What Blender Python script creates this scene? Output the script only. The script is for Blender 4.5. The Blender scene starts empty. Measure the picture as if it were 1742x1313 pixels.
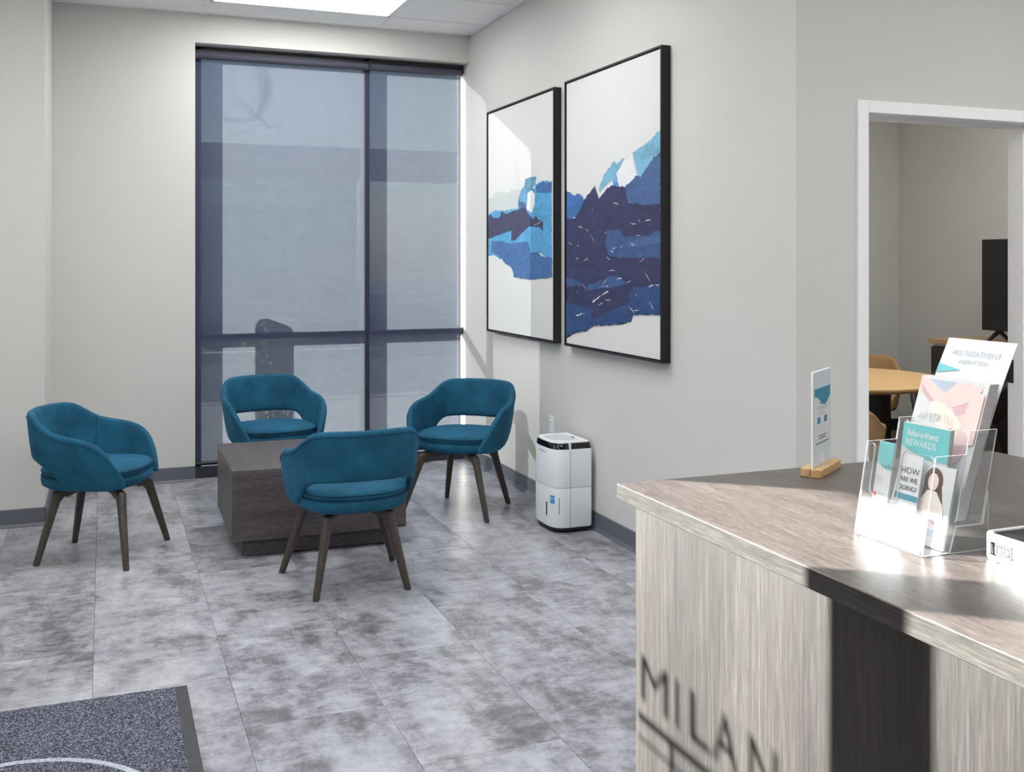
import bpy, bmesh, math, random
import numpy as np
from mathutils import Vector, Matrix

random.seed(7)
SC = bpy.context.scene
COL = SC.collection

# ------------------------------------------------------------------ camera
FPX, VX, HY, CAMZ = 1767.3, 176.3, 441.2, 1.5
YAW = math.atan2(871 - VX, FPX)
cam = bpy.data.cameras.new('camera')
cam.sensor_fit = 'HORIZONTAL'
cam.sensor_width = 36.0
cam.lens = FPX / 1742 * 36.0
cam.shift_y = -(656.5 - HY) / 1742
cam.clip_start, cam.clip_end = 0.02, 300
camo = bpy.data.objects.new('camera', cam)
COL.objects.link(camo)
camo.location = (0, 0, CAMZ)
camo.rotation_euler = (math.radians(90), 0, -YAW)
SC.camera = camo

# ------------------------------------------------------------------ sky, sun, exposure
SUN_DIR = Vector((1.0, -0.83, -0.39)).normalized()
SUN_STRENGTH = 66.0
SKY_STRENGTH = 0.85
TROFFER = 14.0
w = bpy.data.worlds.new('sky')
SC.world = w
w.use_nodes = True
wn = w.node_tree
wn.nodes.clear()
sky = wn.nodes.new('ShaderNodeTexSky')
sky.sky_type = 'NISHITA'
sky.sun_disc = False
sky.sun_elevation = math.radians(16.7)
sky.sun_rotation = math.radians(-50)
sky.air_density = 1.0
sky.dust_density = 1.0
bg = wn.nodes.new('ShaderNodeBackground')
bg.inputs['Strength'].default_value = SKY_STRENGTH
wo = wn.nodes.new('ShaderNodeOutputWorld')
wn.links.new(sky.outputs[0], bg.inputs[0])
wn.links.new(bg.outputs[0], wo.inputs[0])
sl = bpy.data.lights.new('sun', 'SUN')
sl.energy = SUN_STRENGTH
sl.angle = math.radians(0.28)
sl.color = (1.0, 0.96, 0.91)
so = bpy.data.objects.new('sun', sl)
COL.objects.link(so)
so.rotation_euler = SUN_DIR.to_track_quat('-Z', 'Y').to_euler()
so.location = (-6, 8, 6)
SC.view_settings.view_transform = 'Standard'
SC.view_settings.look = 'None'
SC.view_settings.exposure = 0.0
SC.view_settings.gamma = 1.0
SC.view_settings.use_curve_mapping = False
SC.cycles.max_bounces = 10
SC.cycles.diffuse_bounces = 5
SC.cycles.transparent_max_bounces = 24
SC.cycles.sample_clamp_indirect = 6.0
SC.cycles.caustics_reflective = False
SC.cycles.caustics_refractive = False

# ------------------------------------------------------------------ materials
def srgb(r, g, b):
    f = lambda c: (c / 255) / 12.92 if c / 255 <= 0.04045 else ((c / 255 + 0.055) / 1.055) ** 2.4
    return (f(r), f(g), f(b), 1.0)

class NT:
    def __init__(s, name):
        s.m = bpy.data.materials.new(name)
        s.m.use_nodes = True
        s.t = s.m.node_tree
        s.t.nodes.clear()
        s.out = s.n('ShaderNodeOutputMaterial')
    def n(s, kind, **kw):
        nd = s.t.nodes.new(kind)
        for k, v in kw.items():
            setattr(nd, k, v)
        return nd
    def l(s, a, b):
        s.t.links.new(a, b)
    def bsdf(s, rough=0.5, spec=0.5, metal=0.0):
        b = s.n('ShaderNodeBsdfPrincipled')
        b.inputs['Roughness'].default_value = rough
        b.inputs['Specular IOR Level'].default_value = spec
        b.inputs['Metallic'].default_value = metal
        s.l(b.outputs[0], s.out.inputs[0])
        return b
    def coord(s, scale=(1, 1, 1), kind='Object', rnd=False):
        tc = s.n('ShaderNodeTexCoord')
        mp = s.n('ShaderNodeMapping')
        mp.inputs['Scale'].default_value = scale
        s.l(tc.outputs[kind], mp.inputs['Vector'])
        if rnd:
            oi = s.n('ShaderNodeObjectInfo')
            mu = s.n('ShaderNodeMath', operation='MULTIPLY')
            mu.inputs[1].default_value = 57.0
            s.l(oi.outputs['Random'], mu.inputs[0])
            s.l(mu.outputs[0], mp.inputs['Location'])
        return mp.outputs[0]
    def noise(s, vec, scale, detail=4, rough=0.55, dist=0.0):
        nd = s.n('ShaderNodeTexNoise')
        nd.inputs['Scale'].default_value = scale
        nd.inputs['Detail'].default_value = detail
        nd.inputs['Roughness'].default_value = rough
        nd.inputs['Distortion'].default_value = dist
        s.l(vec, nd.inputs['Vector'])
        return nd.outputs['Fac']
    def ramp(s, fac, stops, interp='LINEAR'):
        r = s.n('ShaderNodeValToRGB')
        r.color_ramp.interpolation = interp
        e = r.color_ramp.elements
        while len(e) < len(stops):
            e.new(0.5)
        for k, (p, c) in enumerate(stops):
            e[k].position = p
            e[k].color = c
        s.l(fac, r.inputs[0])
        return r.outputs[0]
    def mix(s, fac, a, b, mode='MIX'):
        m = s.n('ShaderNodeMix', data_type='RGBA', blend_type=mode)
        for sock, v in ((m.inputs[0], fac), (m.inputs[6], a), (m.inputs[7], b)):
            if hasattr(v, 'is_linked'):
                s.l(v, sock)
            else:
                sock.default_value = v
        return m.outputs[2]
    def bump(s, fac, bsdf, strength=0.2, dist=0.002):
        b = s.n('ShaderNodeBump')
        b.inputs['Strength'].default_value = strength
        b.inputs['Distance'].default_value = dist
        s.l(fac, b.inputs['Height'])
        s.l(b.outputs[0], bsdf.inputs['Normal'])

def plain(name, col, rough=0.5, spec=0.5, metal=0.0, var=0.06, scale=6, bump=0.0, bscale=200, coat=0.0):
    t = NT(name)
    b = t.bsdf(rough, spec, metal)
    v = t.coord()
    f = t.noise(v, scale, 3)
    d = tuple(c * (1 - var) for c in col[:3]) + (1,)
    h = tuple(min(1, c * (1 + var)) for c in col[:3]) + (1,)
    t.l(t.ramp(f, [(0.3, d), (0.7, h)]), b.inputs['Base Color'])
    if bump:
        t.bump(t.noise(v, bscale, 2), b, bump, 0.001)
    if coat:
        b.inputs['Coat Weight'].default_value = coat
        b.inputs['Coat Roughness'].default_value = 0.08
    return t.m

def laminate(name, dark, mid, light, stretch, rough=0.42, fine=1.0):
    t = NT(name)
    b = t.bsdf(rough, 0.4)
    v = t.coord(stretch)
    broad = t.noise(v, 7.0, 3, 0.55)
    streak = t.noise(v, 60.0 * fine, 4, 0.65)
    hair = t.noise(v, 260.0 * fine, 2, 0.6)
    c1 = t.ramp(broad, [(0.3, dark), (0.5, mid), (0.68, light)])
    c2 = t.ramp(streak, [(0.32, dark), (0.52, mid), (0.7, light)])
    c = t.mix(0.62, c1, c2)
    hr = t.ramp(hair, [(0.36, (0.45, 0.44, 0.44, 1)), (0.5, (0.95, 0.95, 0.95, 1)), (0.66, (1.3, 1.29, 1.26, 1))])
    c = t.mix(0.8, c, hr, 'MULTIPLY')
    t.l(c, b.inputs['Base Color'])
    t.bump(hair, b, 0.12, 0.0006)
    return t.m

M = {}
M['wall'] = plain('wall_paint', srgb(209, 208, 204), 0.75, 0.25, var=0.012, scale=1.5, bump=0.05, bscale=350)
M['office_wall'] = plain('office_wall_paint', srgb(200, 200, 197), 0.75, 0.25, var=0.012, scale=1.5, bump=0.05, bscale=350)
M['trimwhite'] = plain('white_trim_paint', srgb(247, 247, 247), 0.4, 0.45, var=0.01)
M['ceiling_tile'] = plain('ceiling_tile', srgb(246, 246, 245), 0.85, 0.2, var=0.02, scale=140, bump=0.25, bscale=260)
M['gridbar'] = plain('grid_bar_paint', srgb(242, 242, 242), 0.5, 0.4, var=0.01)
M['base'] = plain('rubber_baseboard', srgb(98, 101, 110), 0.45, 0.45, var=0.04)
M['darkmetal'] = plain('dark_window_metal', srgb(52, 52, 58), 0.45, 0.5, var=0.04)
M['black'] = plain('black_plastic', srgb(24, 24, 27), 0.4, 0.5, var=0.04)
M['blackgloss'] = plain('black_gloss', srgb(14, 14, 16), 0.12, 0.6, var=0.02)
M['frameblack'] = plain('black_picture_frame', srgb(30, 30, 33), 0.5, 0.4, var=0.05)
M['canvas'] = plain('white_canvas', srgb(218, 219, 218), 0.55, 0.3, var=0.012, scale=3, bump=0.08, bscale=900)
M['whiteplastic'] = plain('white_plastic', srgb(232, 236, 240), 0.35, 0.45, var=0.006)
M['greyplastic'] = plain('grey_plastic', srgb(150, 156, 162), 0.45, 0.4, var=0.02)
M['paper'] = plain('white_paper', srgb(222, 225, 228), 0.6, 0.3, var=0.006)
M['paperedge'] = plain('paper_edges', srgb(196, 196, 194), 0.75, 0.2, var=0.1, scale=400)
M['woodlegs'] = laminate('dark_stained_wood', srgb(56, 50, 46), srgb(76, 69, 63), srgb(96, 88, 80), (12, 12, 1.2), 0.38)
M['lightwood'] = laminate('light_oak', srgb(186, 146, 100), srgb(208, 170, 122), srgb(224, 190, 144), (3, 0.35, 3), 0.45)
M['blockwood'] = laminate('block_oak', srgb(170, 132, 88), srgb(198, 162, 114), srgb(214, 182, 138), (0.6, 8, 8), 0.5)
M['tabletop'] = plain('honey_wood_top', srgb(222, 182, 126), 0.4, 0.4, var=0.05, scale=9)
M['console_dark'] = laminate('console_dark_wood', srgb(48, 42, 42), srgb(64, 57, 56), srgb(80, 72, 70), (6, 6, 0.5), 0.45)
M['coffee_h'] = laminate('charcoal_laminate_horizontal', srgb(60, 56, 58), srgb(84, 78, 80), srgb(106, 100, 101), (0.35, 4, 4), 0.42)
M['coffee_top'] = laminate('charcoal_laminate_top', srgb(70, 65, 66), srgb(94, 87, 87), srgb(116, 108, 107), (4, 0.3, 4), 0.4)
M['desk_front_shaded'] = laminate('grey_taupe_laminate_vertical_shaded', srgb(22, 20, 20), srgb(36, 33, 32), srgb(54, 52, 49), (1.0, 1.0, 0.03), 0.45, fine=2.6)  # same laminate as the top, darkened to put shade into the front
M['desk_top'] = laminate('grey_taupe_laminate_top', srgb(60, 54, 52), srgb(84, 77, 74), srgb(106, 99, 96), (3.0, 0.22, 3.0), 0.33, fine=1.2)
M['desk_edge_shaded'] = laminate('grey_taupe_edge_band_shaded', srgb(28, 26, 25), srgb(44, 42, 40), srgb(66, 64, 61), (1, 0.12, 3.5), 0.4)  # edge copy darkened like the front, shade put into its colour
M['tan'] = plain('tan_leather', srgb(176, 140, 100), 0.5, 0.35, var=0.06, scale=14)
M['brown'] = plain('dark_brown_leather', srgb(58, 50, 46), 0.5, 0.35, var=0.06, scale=14)
M['darkdrum'] = plain('dark_table_base', srgb(34, 29, 27), 0.4, 0.45, var=0.06)
M['carpet'] = plain('office_carpet', srgb(92, 82, 74), 0.95, 0.1, var=0.45, scale=60, bump=0.5, bscale=400)
M['rubber'] = plain('mat_rubber_edge', srgb(62, 62, 68), 0.5, 0.4, var=0.12, scale=20)
M['steel'] = plain('brushed_steel', srgb(190, 190, 190), 0.3, 0.5, 1.0, var=0.03)
M['orange_red'] = plain('red_print', srgb(222, 92, 78), 0.6, 0.3, var=0.04)
M['tealprint'] = plain('teal_print', srgb(118, 198, 202), 0.6, 0.3, var=0.03)
M['tealdeep'] = plain('deep_teal_print', srgb(58, 142, 168), 0.6, 0.3, var=0.12, scale=30)
M['inkgrey'] = plain('grey_ink', srgb(96, 98, 104), 0.6, 0.3, var=0.03)
M['inkpale'] = plain('pale_ink', srgb(200, 207, 212), 0.6, 0.3, var=0.03)
M['inkdark'] = plain('dark_ink', srgb(34, 34, 38), 0.6, 0.3, var=0.03)
M['skin_a'] = plain('pale_pink_print', srgb(238, 214, 211), 0.6, 0.3, var=0.03, scale=30)
M['skin_b'] = plain('mauve_print', srgb(220, 186, 196), 0.6, 0.3, var=0.05, scale=30)
M['skin_c'] = plain('cream_print', srgb(240, 230, 222), 0.6, 0.3, var=0.02, scale=30)
M['bluegrey'] = plain('blue_grey_print', srgb(190, 202, 218), 0.6, 0.3, var=0.05, scale=30)
M['hairprint'] = plain('dark_hair_print', srgb(96, 78, 76), 0.6, 0.3, var=0.08, scale=60)
M['sticker_blue'] = plain('blue_sticker', srgb(60, 150, 214), 0.5, 0.3, var=0.03)
M['sticker_yellow'] = plain('yellow_sticker', srgb(214, 206, 60), 0.5, 0.3, var=0.05)
M['asphalt'] = plain('asphalt', srgb(104, 104, 108), 0.9, 0.2, var=0.15, scale=3)
M['concrete'] = plain('concrete', srgb(186, 184, 180), 0.85, 0.25, var=0.06, scale=4)
M['farwall'] = plain('far_building_wall', srgb(176, 172, 168), 0.8, 0.25, var=0.04)
M['farlight'] = plain('far_building_panel', srgb(236, 232, 222), 0.7, 0.3, var=0.03)
M['farroof'] = plain('far_roof', srgb(92, 92, 98), 0.7, 0.3, var=0.05)
M['carpaint'] = plain('dark_car_paint', srgb(70, 84, 110), 0.25, 0.5, var=0.01, coat=0.5)
M['tyre'] = plain('tyre_rubber', srgb(30, 30, 32), 0.8, 0.3)
M['leaf'] = plain('leaf_green', srgb(140, 158, 108), 0.22, 0.6, var=0.35, scale=40)
M['bark'] = plain('bark', srgb(92, 78, 66), 0.9, 0.2, var=0.2, scale=30)
M['bin'] = plain('bin_metal', srgb(70, 70, 74), 0.5, 0.4)
M['vinyl'] = plain('dark_vinyl_letter', srgb(26, 26, 28), 0.6, 0.3)

def glass_mat(name, tint, gloss_rough=0.02, fres=1.45, extra=None):
    t = NT(name)
    tr = t.n('ShaderNodeBsdfTransparent')
    tr.inputs[0].default_value = tint
    gl = t.n('ShaderNodeBsdfGlossy')
    gl.inputs['Roughness'].default_value = gloss_rough
    # Schlick reflectance, the same from both sides of the sheet
    lw = t.n('ShaderNodeLayerWeight')
    lw.inputs['Blend'].default_value = 0.5
    p5 = t.n('ShaderNodeMath', operation='POWER')
    p5.inputs[1].default_value = 5.0
    t.l(lw.outputs['Facing'], p5.inputs[0])
    f0 = ((fres - 1) / (fres + 1)) ** 2
    fr = t.n('ShaderNodeMath', operation='MULTIPLY_ADD')
    fr.inputs[1].default_value = 1 - f0
    fr.inputs[2].default_value = f0
    t.l(p5.outputs[0], fr.inputs[0])
    mx = t.n('ShaderNodeMixShader')
    t.l(fr.outputs[0], mx.inputs[0])
    t.l(tr.outputs[0], mx.inputs[1])
    t.l(gl.outputs[0], mx.inputs[2])
    last = mx
    if extra:
        tl = t.n('ShaderNodeBsdfDiffuse')
        tl.inputs[0].default_value = extra[1]
        m2 = t.n('ShaderNodeMixShader')
        m2.inputs[0].default_value = extra[0]
        t.l(mx.outputs[0], m2.inputs[1])
        t.l(tl.outputs[0], m2.inputs[2])
        last = m2
    t.l(last.outputs[0], t.out.inputs[0])
    return t.m
M['glass'] = glass_mat('window_glass', (0.97, 0.985, 0.98, 1))
M['acrylic'] = glass_mat('clear_acrylic', (0.97, 0.98, 0.985, 1), 0.03, 1.4, (0.035, (1, 1, 1, 1)))
M['acrylic_edge'] = glass_mat('acrylic_edge', (0.98, 0.99, 1, 1), 0.1, 1.5, (0.9, (1, 1, 1, 1)))
M['frosted'] = glass_mat('pale_frosted_acrylic', (0.93, 0.96, 0.98, 1), 0.05, 1.4, (0.62, srgb(222, 232, 240)))
M['decal'] = glass_mat('white_window_decal', (1, 1, 1, 1), 0.3, 1.2, (0.09, (0.9, 0.9, 0.9, 1)))

def floor_mat():
    t = NT('mottled_grey_vinyl')
    b = t.bsdf(0.30, 0.5)
    v = t.coord((1.5, 0.65, 1.0), rnd=True)
    v2 = t.coord((1.2, 2.0, 1.0), rnd=True)
    big = t.noise(v, 3.6, 6, 0.66, 0.3)
    rag = t.noise(v2, 9.0, 8, 0.72, 0.2)
    fine = t.noise(v2, 60.0, 4, 0.7)
    a = t.n('ShaderNodeMath', operation='MULTIPLY_ADD')
    t.l(rag, a.inputs[0]); a.inputs[1].default_value = 0.68
    t.l(big, a.inputs[2])
    a2 = t.n('ShaderNodeMath', operation='MULTIPLY_ADD')
    t.l(fine, a2.inputs[0]); a2.inputs[1].default_value = 0.28
    t.l(a.outputs[0], a2.inputs[2])
    sc = t.n('ShaderNodeMapRange')
    sc.inputs['From Min'].default_value = 0.62
    sc.inputs['From Max'].default_value = 1.3
    t.l(a2.outputs[0], sc.inputs['Value'])
    c = t.ramp(sc.outputs[0], [(0.18, srgb(94, 93, 99)), (0.36, srgb(120, 119, 125)), (0.48, srgb(146, 146, 153)), (0.64, srgb(169, 171, 178)), (0.85, srgb(188, 190, 197))])
    oi = t.n('ShaderNodeObjectInfo')
    br = t.ramp(oi.outputs['Random'], [(0, (0.95, 0.95, 0.95, 1)), (1, (1.02, 1.02, 1.02, 1))])
    t.l(t.mix(1.0, c, br, 'MULTIPLY'), b.inputs['Base Color'])
    t.bump(fine, b, 0.06, 0.0006)
    return t.m
M['floor'] = floor_mat()

def velvet(name, col, var=0.3):
    t = NT(name)
    b = t.bsdf(0.85, 0.25)
    v = t.coord()
    f = t.noise(v, 7.0, 5, 0.6)
    g = t.noise(v, 420.0, 2, 0.5)
    d = tuple(c * (1 - var) for c in col[:3]) + (1,)
    h = tuple(c * (1 + var) for c in col[:3]) + (1,)
    c = t.ramp(f, [(0.32, d), (0.68, h)])
    c = t.mix(0.5, c, t.ramp(g, [(0.3, (0.6, 0.6, 0.6, 1)), (0.7, (1.25, 1.25, 1.25, 1))]), 'MULTIPLY')
    t.l(c, b.inputs['Base Color'])
    b.inputs['Sheen Weight'].default_value = 0.4
    b.inputs['Sheen Roughness'].default_value = 0.4
    b.inputs['Sheen Tint'].default_value = srgb(70, 140, 190)
    t.bump(g, b, 0.2, 0.0008)
    return t.m
M['velvet'] = velvet('teal_velvet', srgb(28, 87, 114))
M['velvet_dark'] = velvet('teal_velvet_piping', srgb(18, 62, 86))

def pile_mat():
    t = NT('speckled_mat_pile')
    b = t.bsdf(0.95, 0.1)
    v = t.coord()
    g = t.noise(v, 190.0, 3, 0.75)
    t.l(t.ramp(g, [(0.36, srgb(30, 31, 40)), (0.5, srgb(78, 80, 94)), (0.64, srgb(168, 172, 186))]), b.inputs['Base Color'])
    t.bump(g, b, 0.9, 0.004)
    return t.m
M['pile'] = pile_mat()
M['pile_light'] = plain('pale_mat_print', srgb(176, 182, 196), 0.95, 0.1, var=0.4, scale=170, bump=0.8, bscale=190)

def blind_mat():
    t = NT('blue_grey_sunscreen_mesh')
    tr = t.n('ShaderNodeBsdfTransparent')
    tr.inputs[0].default_value = (0.9, 0.95, 1.0, 1)
    tl = t.n('ShaderNodeBsdfTranslucent')
    df = t.n('ShaderNodeBsdfDiffuse')
    v = t.coord((1.0, 1.0, 7.0))
    vv = t.coord((9.0, 1.0, 1.0))
    a = t.noise(v, 14.0, 6, 0.85)
    b = t.noise(vv, 16.0, 6, 0.85)
    m = t.mix(0.5, a, b)
    tl_c = t.ramp(m, [(0.35, (0.0125, 0.0148, 0.0172, 1)), (0.65, (0.0245, 0.0275, 0.0305, 1))])
    t.l(tl_c, tl.inputs[0])
    df.inputs[0].default_value = (0.060, 0.069, 0.114, 1)
    ad = t.n('ShaderNodeAddShader')
    t.l(tl.outputs[0], ad.inputs[0])
    t.l(df.outputs[0], ad.inputs[1])
    mx = t.n('ShaderNodeMixShader')
    op = t.n('ShaderNodeMapRange')
    op.inputs['To Min'].default_value = 0.017
    op.inputs['To Max'].default_value = 0.032
    t.l(m, op.inputs['Value'])
    t.l(op.outputs[0], mx.inputs[0])
    t.l(ad.outputs[0], mx.inputs[1])
    t.l(tr.outputs[0], mx.inputs[2])
    t.l(mx.outputs[0], t.out.inputs[0])
    return t.m
M['blind'] = blind_mat()
M['roll'] = plain('rolled_blind_fabric', srgb(70, 71, 84), 0.7, 0.3, var=0.08, scale=80)

def emis(name, col, strength):
    t = NT(name)
    e = t.n('ShaderNodeEmission')
    e.inputs[0].default_value = col
    e.inputs[1].default_value = strength
    t.l(e.outputs[0], t.out.inputs[0])
    return t.m
M['diffuser'] = emis('lit_diffuser', (1.0, 0.995, 0.985, 1), TROFFER)

# ------------------------------------------------------------------ mesh helpers
def link(name, me, parent=None, loc=None):
    o = bpy.data.objects.new(name, me)
    COL.objects.link(o)
    if parent is not None:
        o.parent = parent
    if loc is not None:
        o.location = loc
    return o

def from_bm(name, bm, mat, parent=None, smooth=False, loc=None, auto=None):
    bmesh.ops.recalc_face_normals(bm, faces=bm.faces[:])
    me = bpy.data.meshes.new(name)
    bm.to_mesh(me)
    bm.free()
    mats = mat if isinstance(mat, (list, tuple)) else [mat]
    for m in mats:
        me.materials.append(M[m])
    if smooth:
        for p in me.polygons:
            p.use_smooth = True
        if auto:
            me.set_sharp_from_angle(angle=math.radians(auto))
    return link(name, me, parent, loc)

def add_box(bm, lo, hi, bevel=0.0, seg=2, mi=0):
    r = bmesh.ops.create_cube(bm, size=1.0)
    vs = r['verts']
    c = [(a + b) / 2 for a, b in zip(lo, hi)]
    s = [b - a for a, b in zip(lo, hi)]
    for v in vs:
        v.co = Vector((v.co.x * s[0] + c[0], v.co.y * s[1] + c[1], v.co.z * s[2] + c[2]))
    if bevel:
        es = list({e for v in vs for e in v.link_edges})
        bmesh.ops.bevel(bm, geom=es, offset=bevel, segments=seg, affect='EDGES', profile=0.5)
    if mi:
        for f in bm.faces:
            if f.material_index == 0 and all(lo[k] - 1e-6 <= f.calc_center_median()[k] <= hi[k] + 1e-6 for k in range(3)):
                f.material_index = mi

def box(name, lo, hi, mat, parent=None, bevel=0.0, seg=2):
    bm = bmesh.new()
    add_box(bm, lo, hi, bevel, seg)
    return from_bm(name, bm, mat, parent)

def boxes(name, lst, mat, parent=None, bevel=0.0):
    bm = bmesh.new()
    for lo, hi in lst:
        add_box(bm, lo, hi, bevel)
    return from_bm(name, bm, mat, parent)

def add_prism(bm, pts, vec):
    """pts: 3D polygon, extruded by vec"""
    vec = Vector(vec)
    a = [bm.verts.new(p) for p in pts]
    b = [bm.verts.new(Vector(p) + vec) for p in pts]
    n = len(pts)
    f0 = bm.faces.new(a)
    f1 = bm.faces.new(b[::-1])
    side = []
    for i in range(n):
        j = (i + 1) % n
        side.append(bm.faces.new((a[i], b[i], b[j], a[j])))
    bmesh.ops.triangulate(bm, faces=[f0, f1], quad_method='BEAUTY', ngon_method='EAR_CLIP')
    return side

def prism(name, pts, vec, mat, parent=None, edge_mat=False):
    bm = bmesh.new()
    side = add_prism(bm, pts, vec)
    if edge_mat:
        for f in side:
            f.material_index = 1
    return from_bm(name, bm, mat, parent)

def add_cyl(bm, p0, p1, r0, r1=None, n=20):
    r1 = r0 if r1 is None else r1
    p0, p1 = Vector(p0), Vector(p1)
    d = (p1 - p0).normalized()
    a = d.orthogonal().normalized()
    b = d.cross(a)
    c0 = [bm.verts.new(p0 + (a * math.cos(t) + b * math.sin(t)) * r0) for t in [2 * math.pi * k / n for k in range(n)]]
    c1 = [bm.verts.new(p1 + (a * math.cos(t) + b * math.sin(t)) * r1) for t in [2 * math.pi * k / n for k in range(n)]]
    for k in range(n):
        bm.faces.new((c0[k], c0[(k + 1) % n], c1[(k + 1) % n], c1[k]))
    bm.faces.new(c0[::-1])
    bm.faces.new(c1)

def cyl(name, p0, p1, r0, mat, parent=None, r1=None, n=20):
    bm = bmesh.new()
    add_cyl(bm, p0, p1, r0, r1, n)
    return from_bm(name, bm, mat, parent, smooth=True, auto=40)

def loft(bm, rings, close_ends=True):
    """rings: list of equal-length closed loops of points"""
    vs = [[bm.verts.new(p) for p in r] for r in rings]
    n = len(vs[0])
    for a, b in zip(vs, vs[1:]):
        for k in range(n):
            bm.faces.new((a[k], a[(k + 1) % n], b[(k + 1) % n], b[k]))
    if close_ends:
        bm.faces.new(vs[0][::-1])
        bm.faces.new(vs[-1])

def empty(name, loc=(0, 0, 0), rz=0.0):
    o = bpy.data.objects.new(name, None)
    COL.objects.link(o)
    o.location = loc
    o.rotation_euler = (0, 0, rz)
    o.empty_display_size = 0.1
    return o

def tag(o, label=None, cat=None, group=None, kind=None):
    if label: o['label'] = label
    if cat: o['category'] = cat
    if group: o['group'] = group
    if kind: o['kind'] = kind
    return o

def struct(o):
    o['kind'] = 'structure'
    return o

def copy_tree(o, parent=None):
    c = o.copy()
    COL.objects.link(c)
    if parent is not None:
        c.parent = parent
    for ch in list(o.children):
        copy_tree(ch, c)
    return c

def text_mesh(name, s, size, mat, parent, origin, xdir, ydir, depth=0.0006, align='LEFT', bold=0.0, width=None):
    cu = bpy.data.curves.new(name, 'FONT')
    cu.body = s
    cu.size = size
    cu.extrude = depth
    cu.offset = bold
    cu.align_x = align
    cu.resolution_u = 3
    tmp = bpy.data.objects.new('tmp_text', cu)
    COL.objects.link(tmp)
    dg = bpy.context.evaluated_depsgraph_get()
    dg.update()
    me = bpy.data.meshes.new_from_object(tmp.evaluated_get(dg))
    bpy.data.objects.remove(tmp)
    bpy.data.curves.remove(cu)
    x, y = Vector(xdir).normalized(), Vector(ydir).normalized()
    z = x.cross(y)
    if width:
        xs = [v.co.x for v in me.vertices]
        k = width / (max(xs) - min(xs))
        for v in me.vertices:
            v.co.x *= k
    o3 = Vector(origin)
    for v in me.vertices:
        v.co = o3 + x * v.co.x + y * v.co.y + z * v.co.z
    me.materials.clear()
    me.materials.append(M[mat])
    me.name = name
    return link(name, me, parent)

# ------------------------------------------------------------------ room shell
XR, YW, ZC, XL = 2.54, 7.33, 3.165, -1.6
XO, YD = 6.9, 3.40            # far right of the main room, plane of the wall with the doorway
OXR, OYB = 6.5, 7.25          # office behind the doorway
TW, TL = 0.4565, 0.88

fl = struct(box('floor', (-1.8, -4.2, -0.12), (XO, 7.65, -0.004), 'black'))
bm = bmesh.new()
add_box(bm, (-TW / 2 + 0.0005, -TL / 2 + 0.0005, -0.004), (TW / 2 - 0.0005, TL / 2 - 0.0005, 0), 0.0007, 1)
bmesh.ops.recalc_face_normals(bm, faces=bm.faces[:])
tile_me = bpy.data.meshes.new('floor_tile')
bm.to_mesh(tile_me); bm.free()
tile_me.materials.append(M['floor'])
for i in range(-4, 17):
    x0 = -0.036 + TW * i
    y00 = 5.61 if i % 2 == 0 else 5.17
    for j in range(-6, 3):
        cx, cy = x0 + TW / 2, y00 + TL * j + TL / 2
        if cy - TL / 2 > 7.3 or (cx > XR + 0.2 and cy > YD + 0.2):
            continue
        link('floor_tile', tile_me, fl, (cx, cy, 0))
struct(box('floor_office_carpet', (2.69, 3.54, -0.003), (OXR, OYB, 0.004), 'carpet'))

def wall_bits(name, lst, mat='wall'):
    return struct(boxes(name, lst, mat))

wall_bits('wall_back', [((XL - .2, YW, -.05), (0.577, 7.62, ZC + .05)), ((0.577, YW, 2.97), (XR, 7.62, ZC + .05))])
wall_bits('wall_back_pier', [((XL - .2, 6.43, -.05), (-0.31, YW, ZC + .05))])
wall_bits('wall_right', [((XR, YD, -.05), (2.69, 7.62, ZC + .05))])
wall_bits('wall_doorway', [((2.69, YD, -.05), (2.876, 3.54, ZC + .05)), ((3.81, YD, -.05), (XO, 3.54, ZC + .05)),
                           ((2.876, YD, 2.105), (3.81, 3.54, ZC + .05))])
wall_bits('wall_far_right', [((XO, -4.2, -.05), (XO + .15, YD + .1, ZC + .05))])
wall_bits('wall_front', [((XL - .2, -4.2, -.05), (XO, -4.05, ZC + .05))])
wall_bits('wall_left', [((XL - .15, -4.05, -.05), (XL, 1.3, ZC + .05)), ((XL - .15, 1.3, 2.245), (XL, 6.43, ZC + .05)),
                        ((XL - .15, 1.3, -.05), (XL, 3.219, 1.30)), ((XL - .15, 3.294, -.05), (XL, 4.077, 1.30)), ((XL - .15, 3.219, -.05), (XL, 3.294, 2.245)),  # low solid parts under the glass, put in to cut sunlit floor bounce
                        ((XL - .15, 4.077, -.05), (XL, 6.43, 2.245))])
wall_bits('wall_office_right', [((OXR, 3.54, -.05), (OXR + .12, OYB + .12, ZC + .05))], 'office_wall')
wall_bits('wall_office_back', [((2.69, OYB, -.05), (OXR, OYB + .12, ZC + .05))], 'office_wall')

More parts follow.
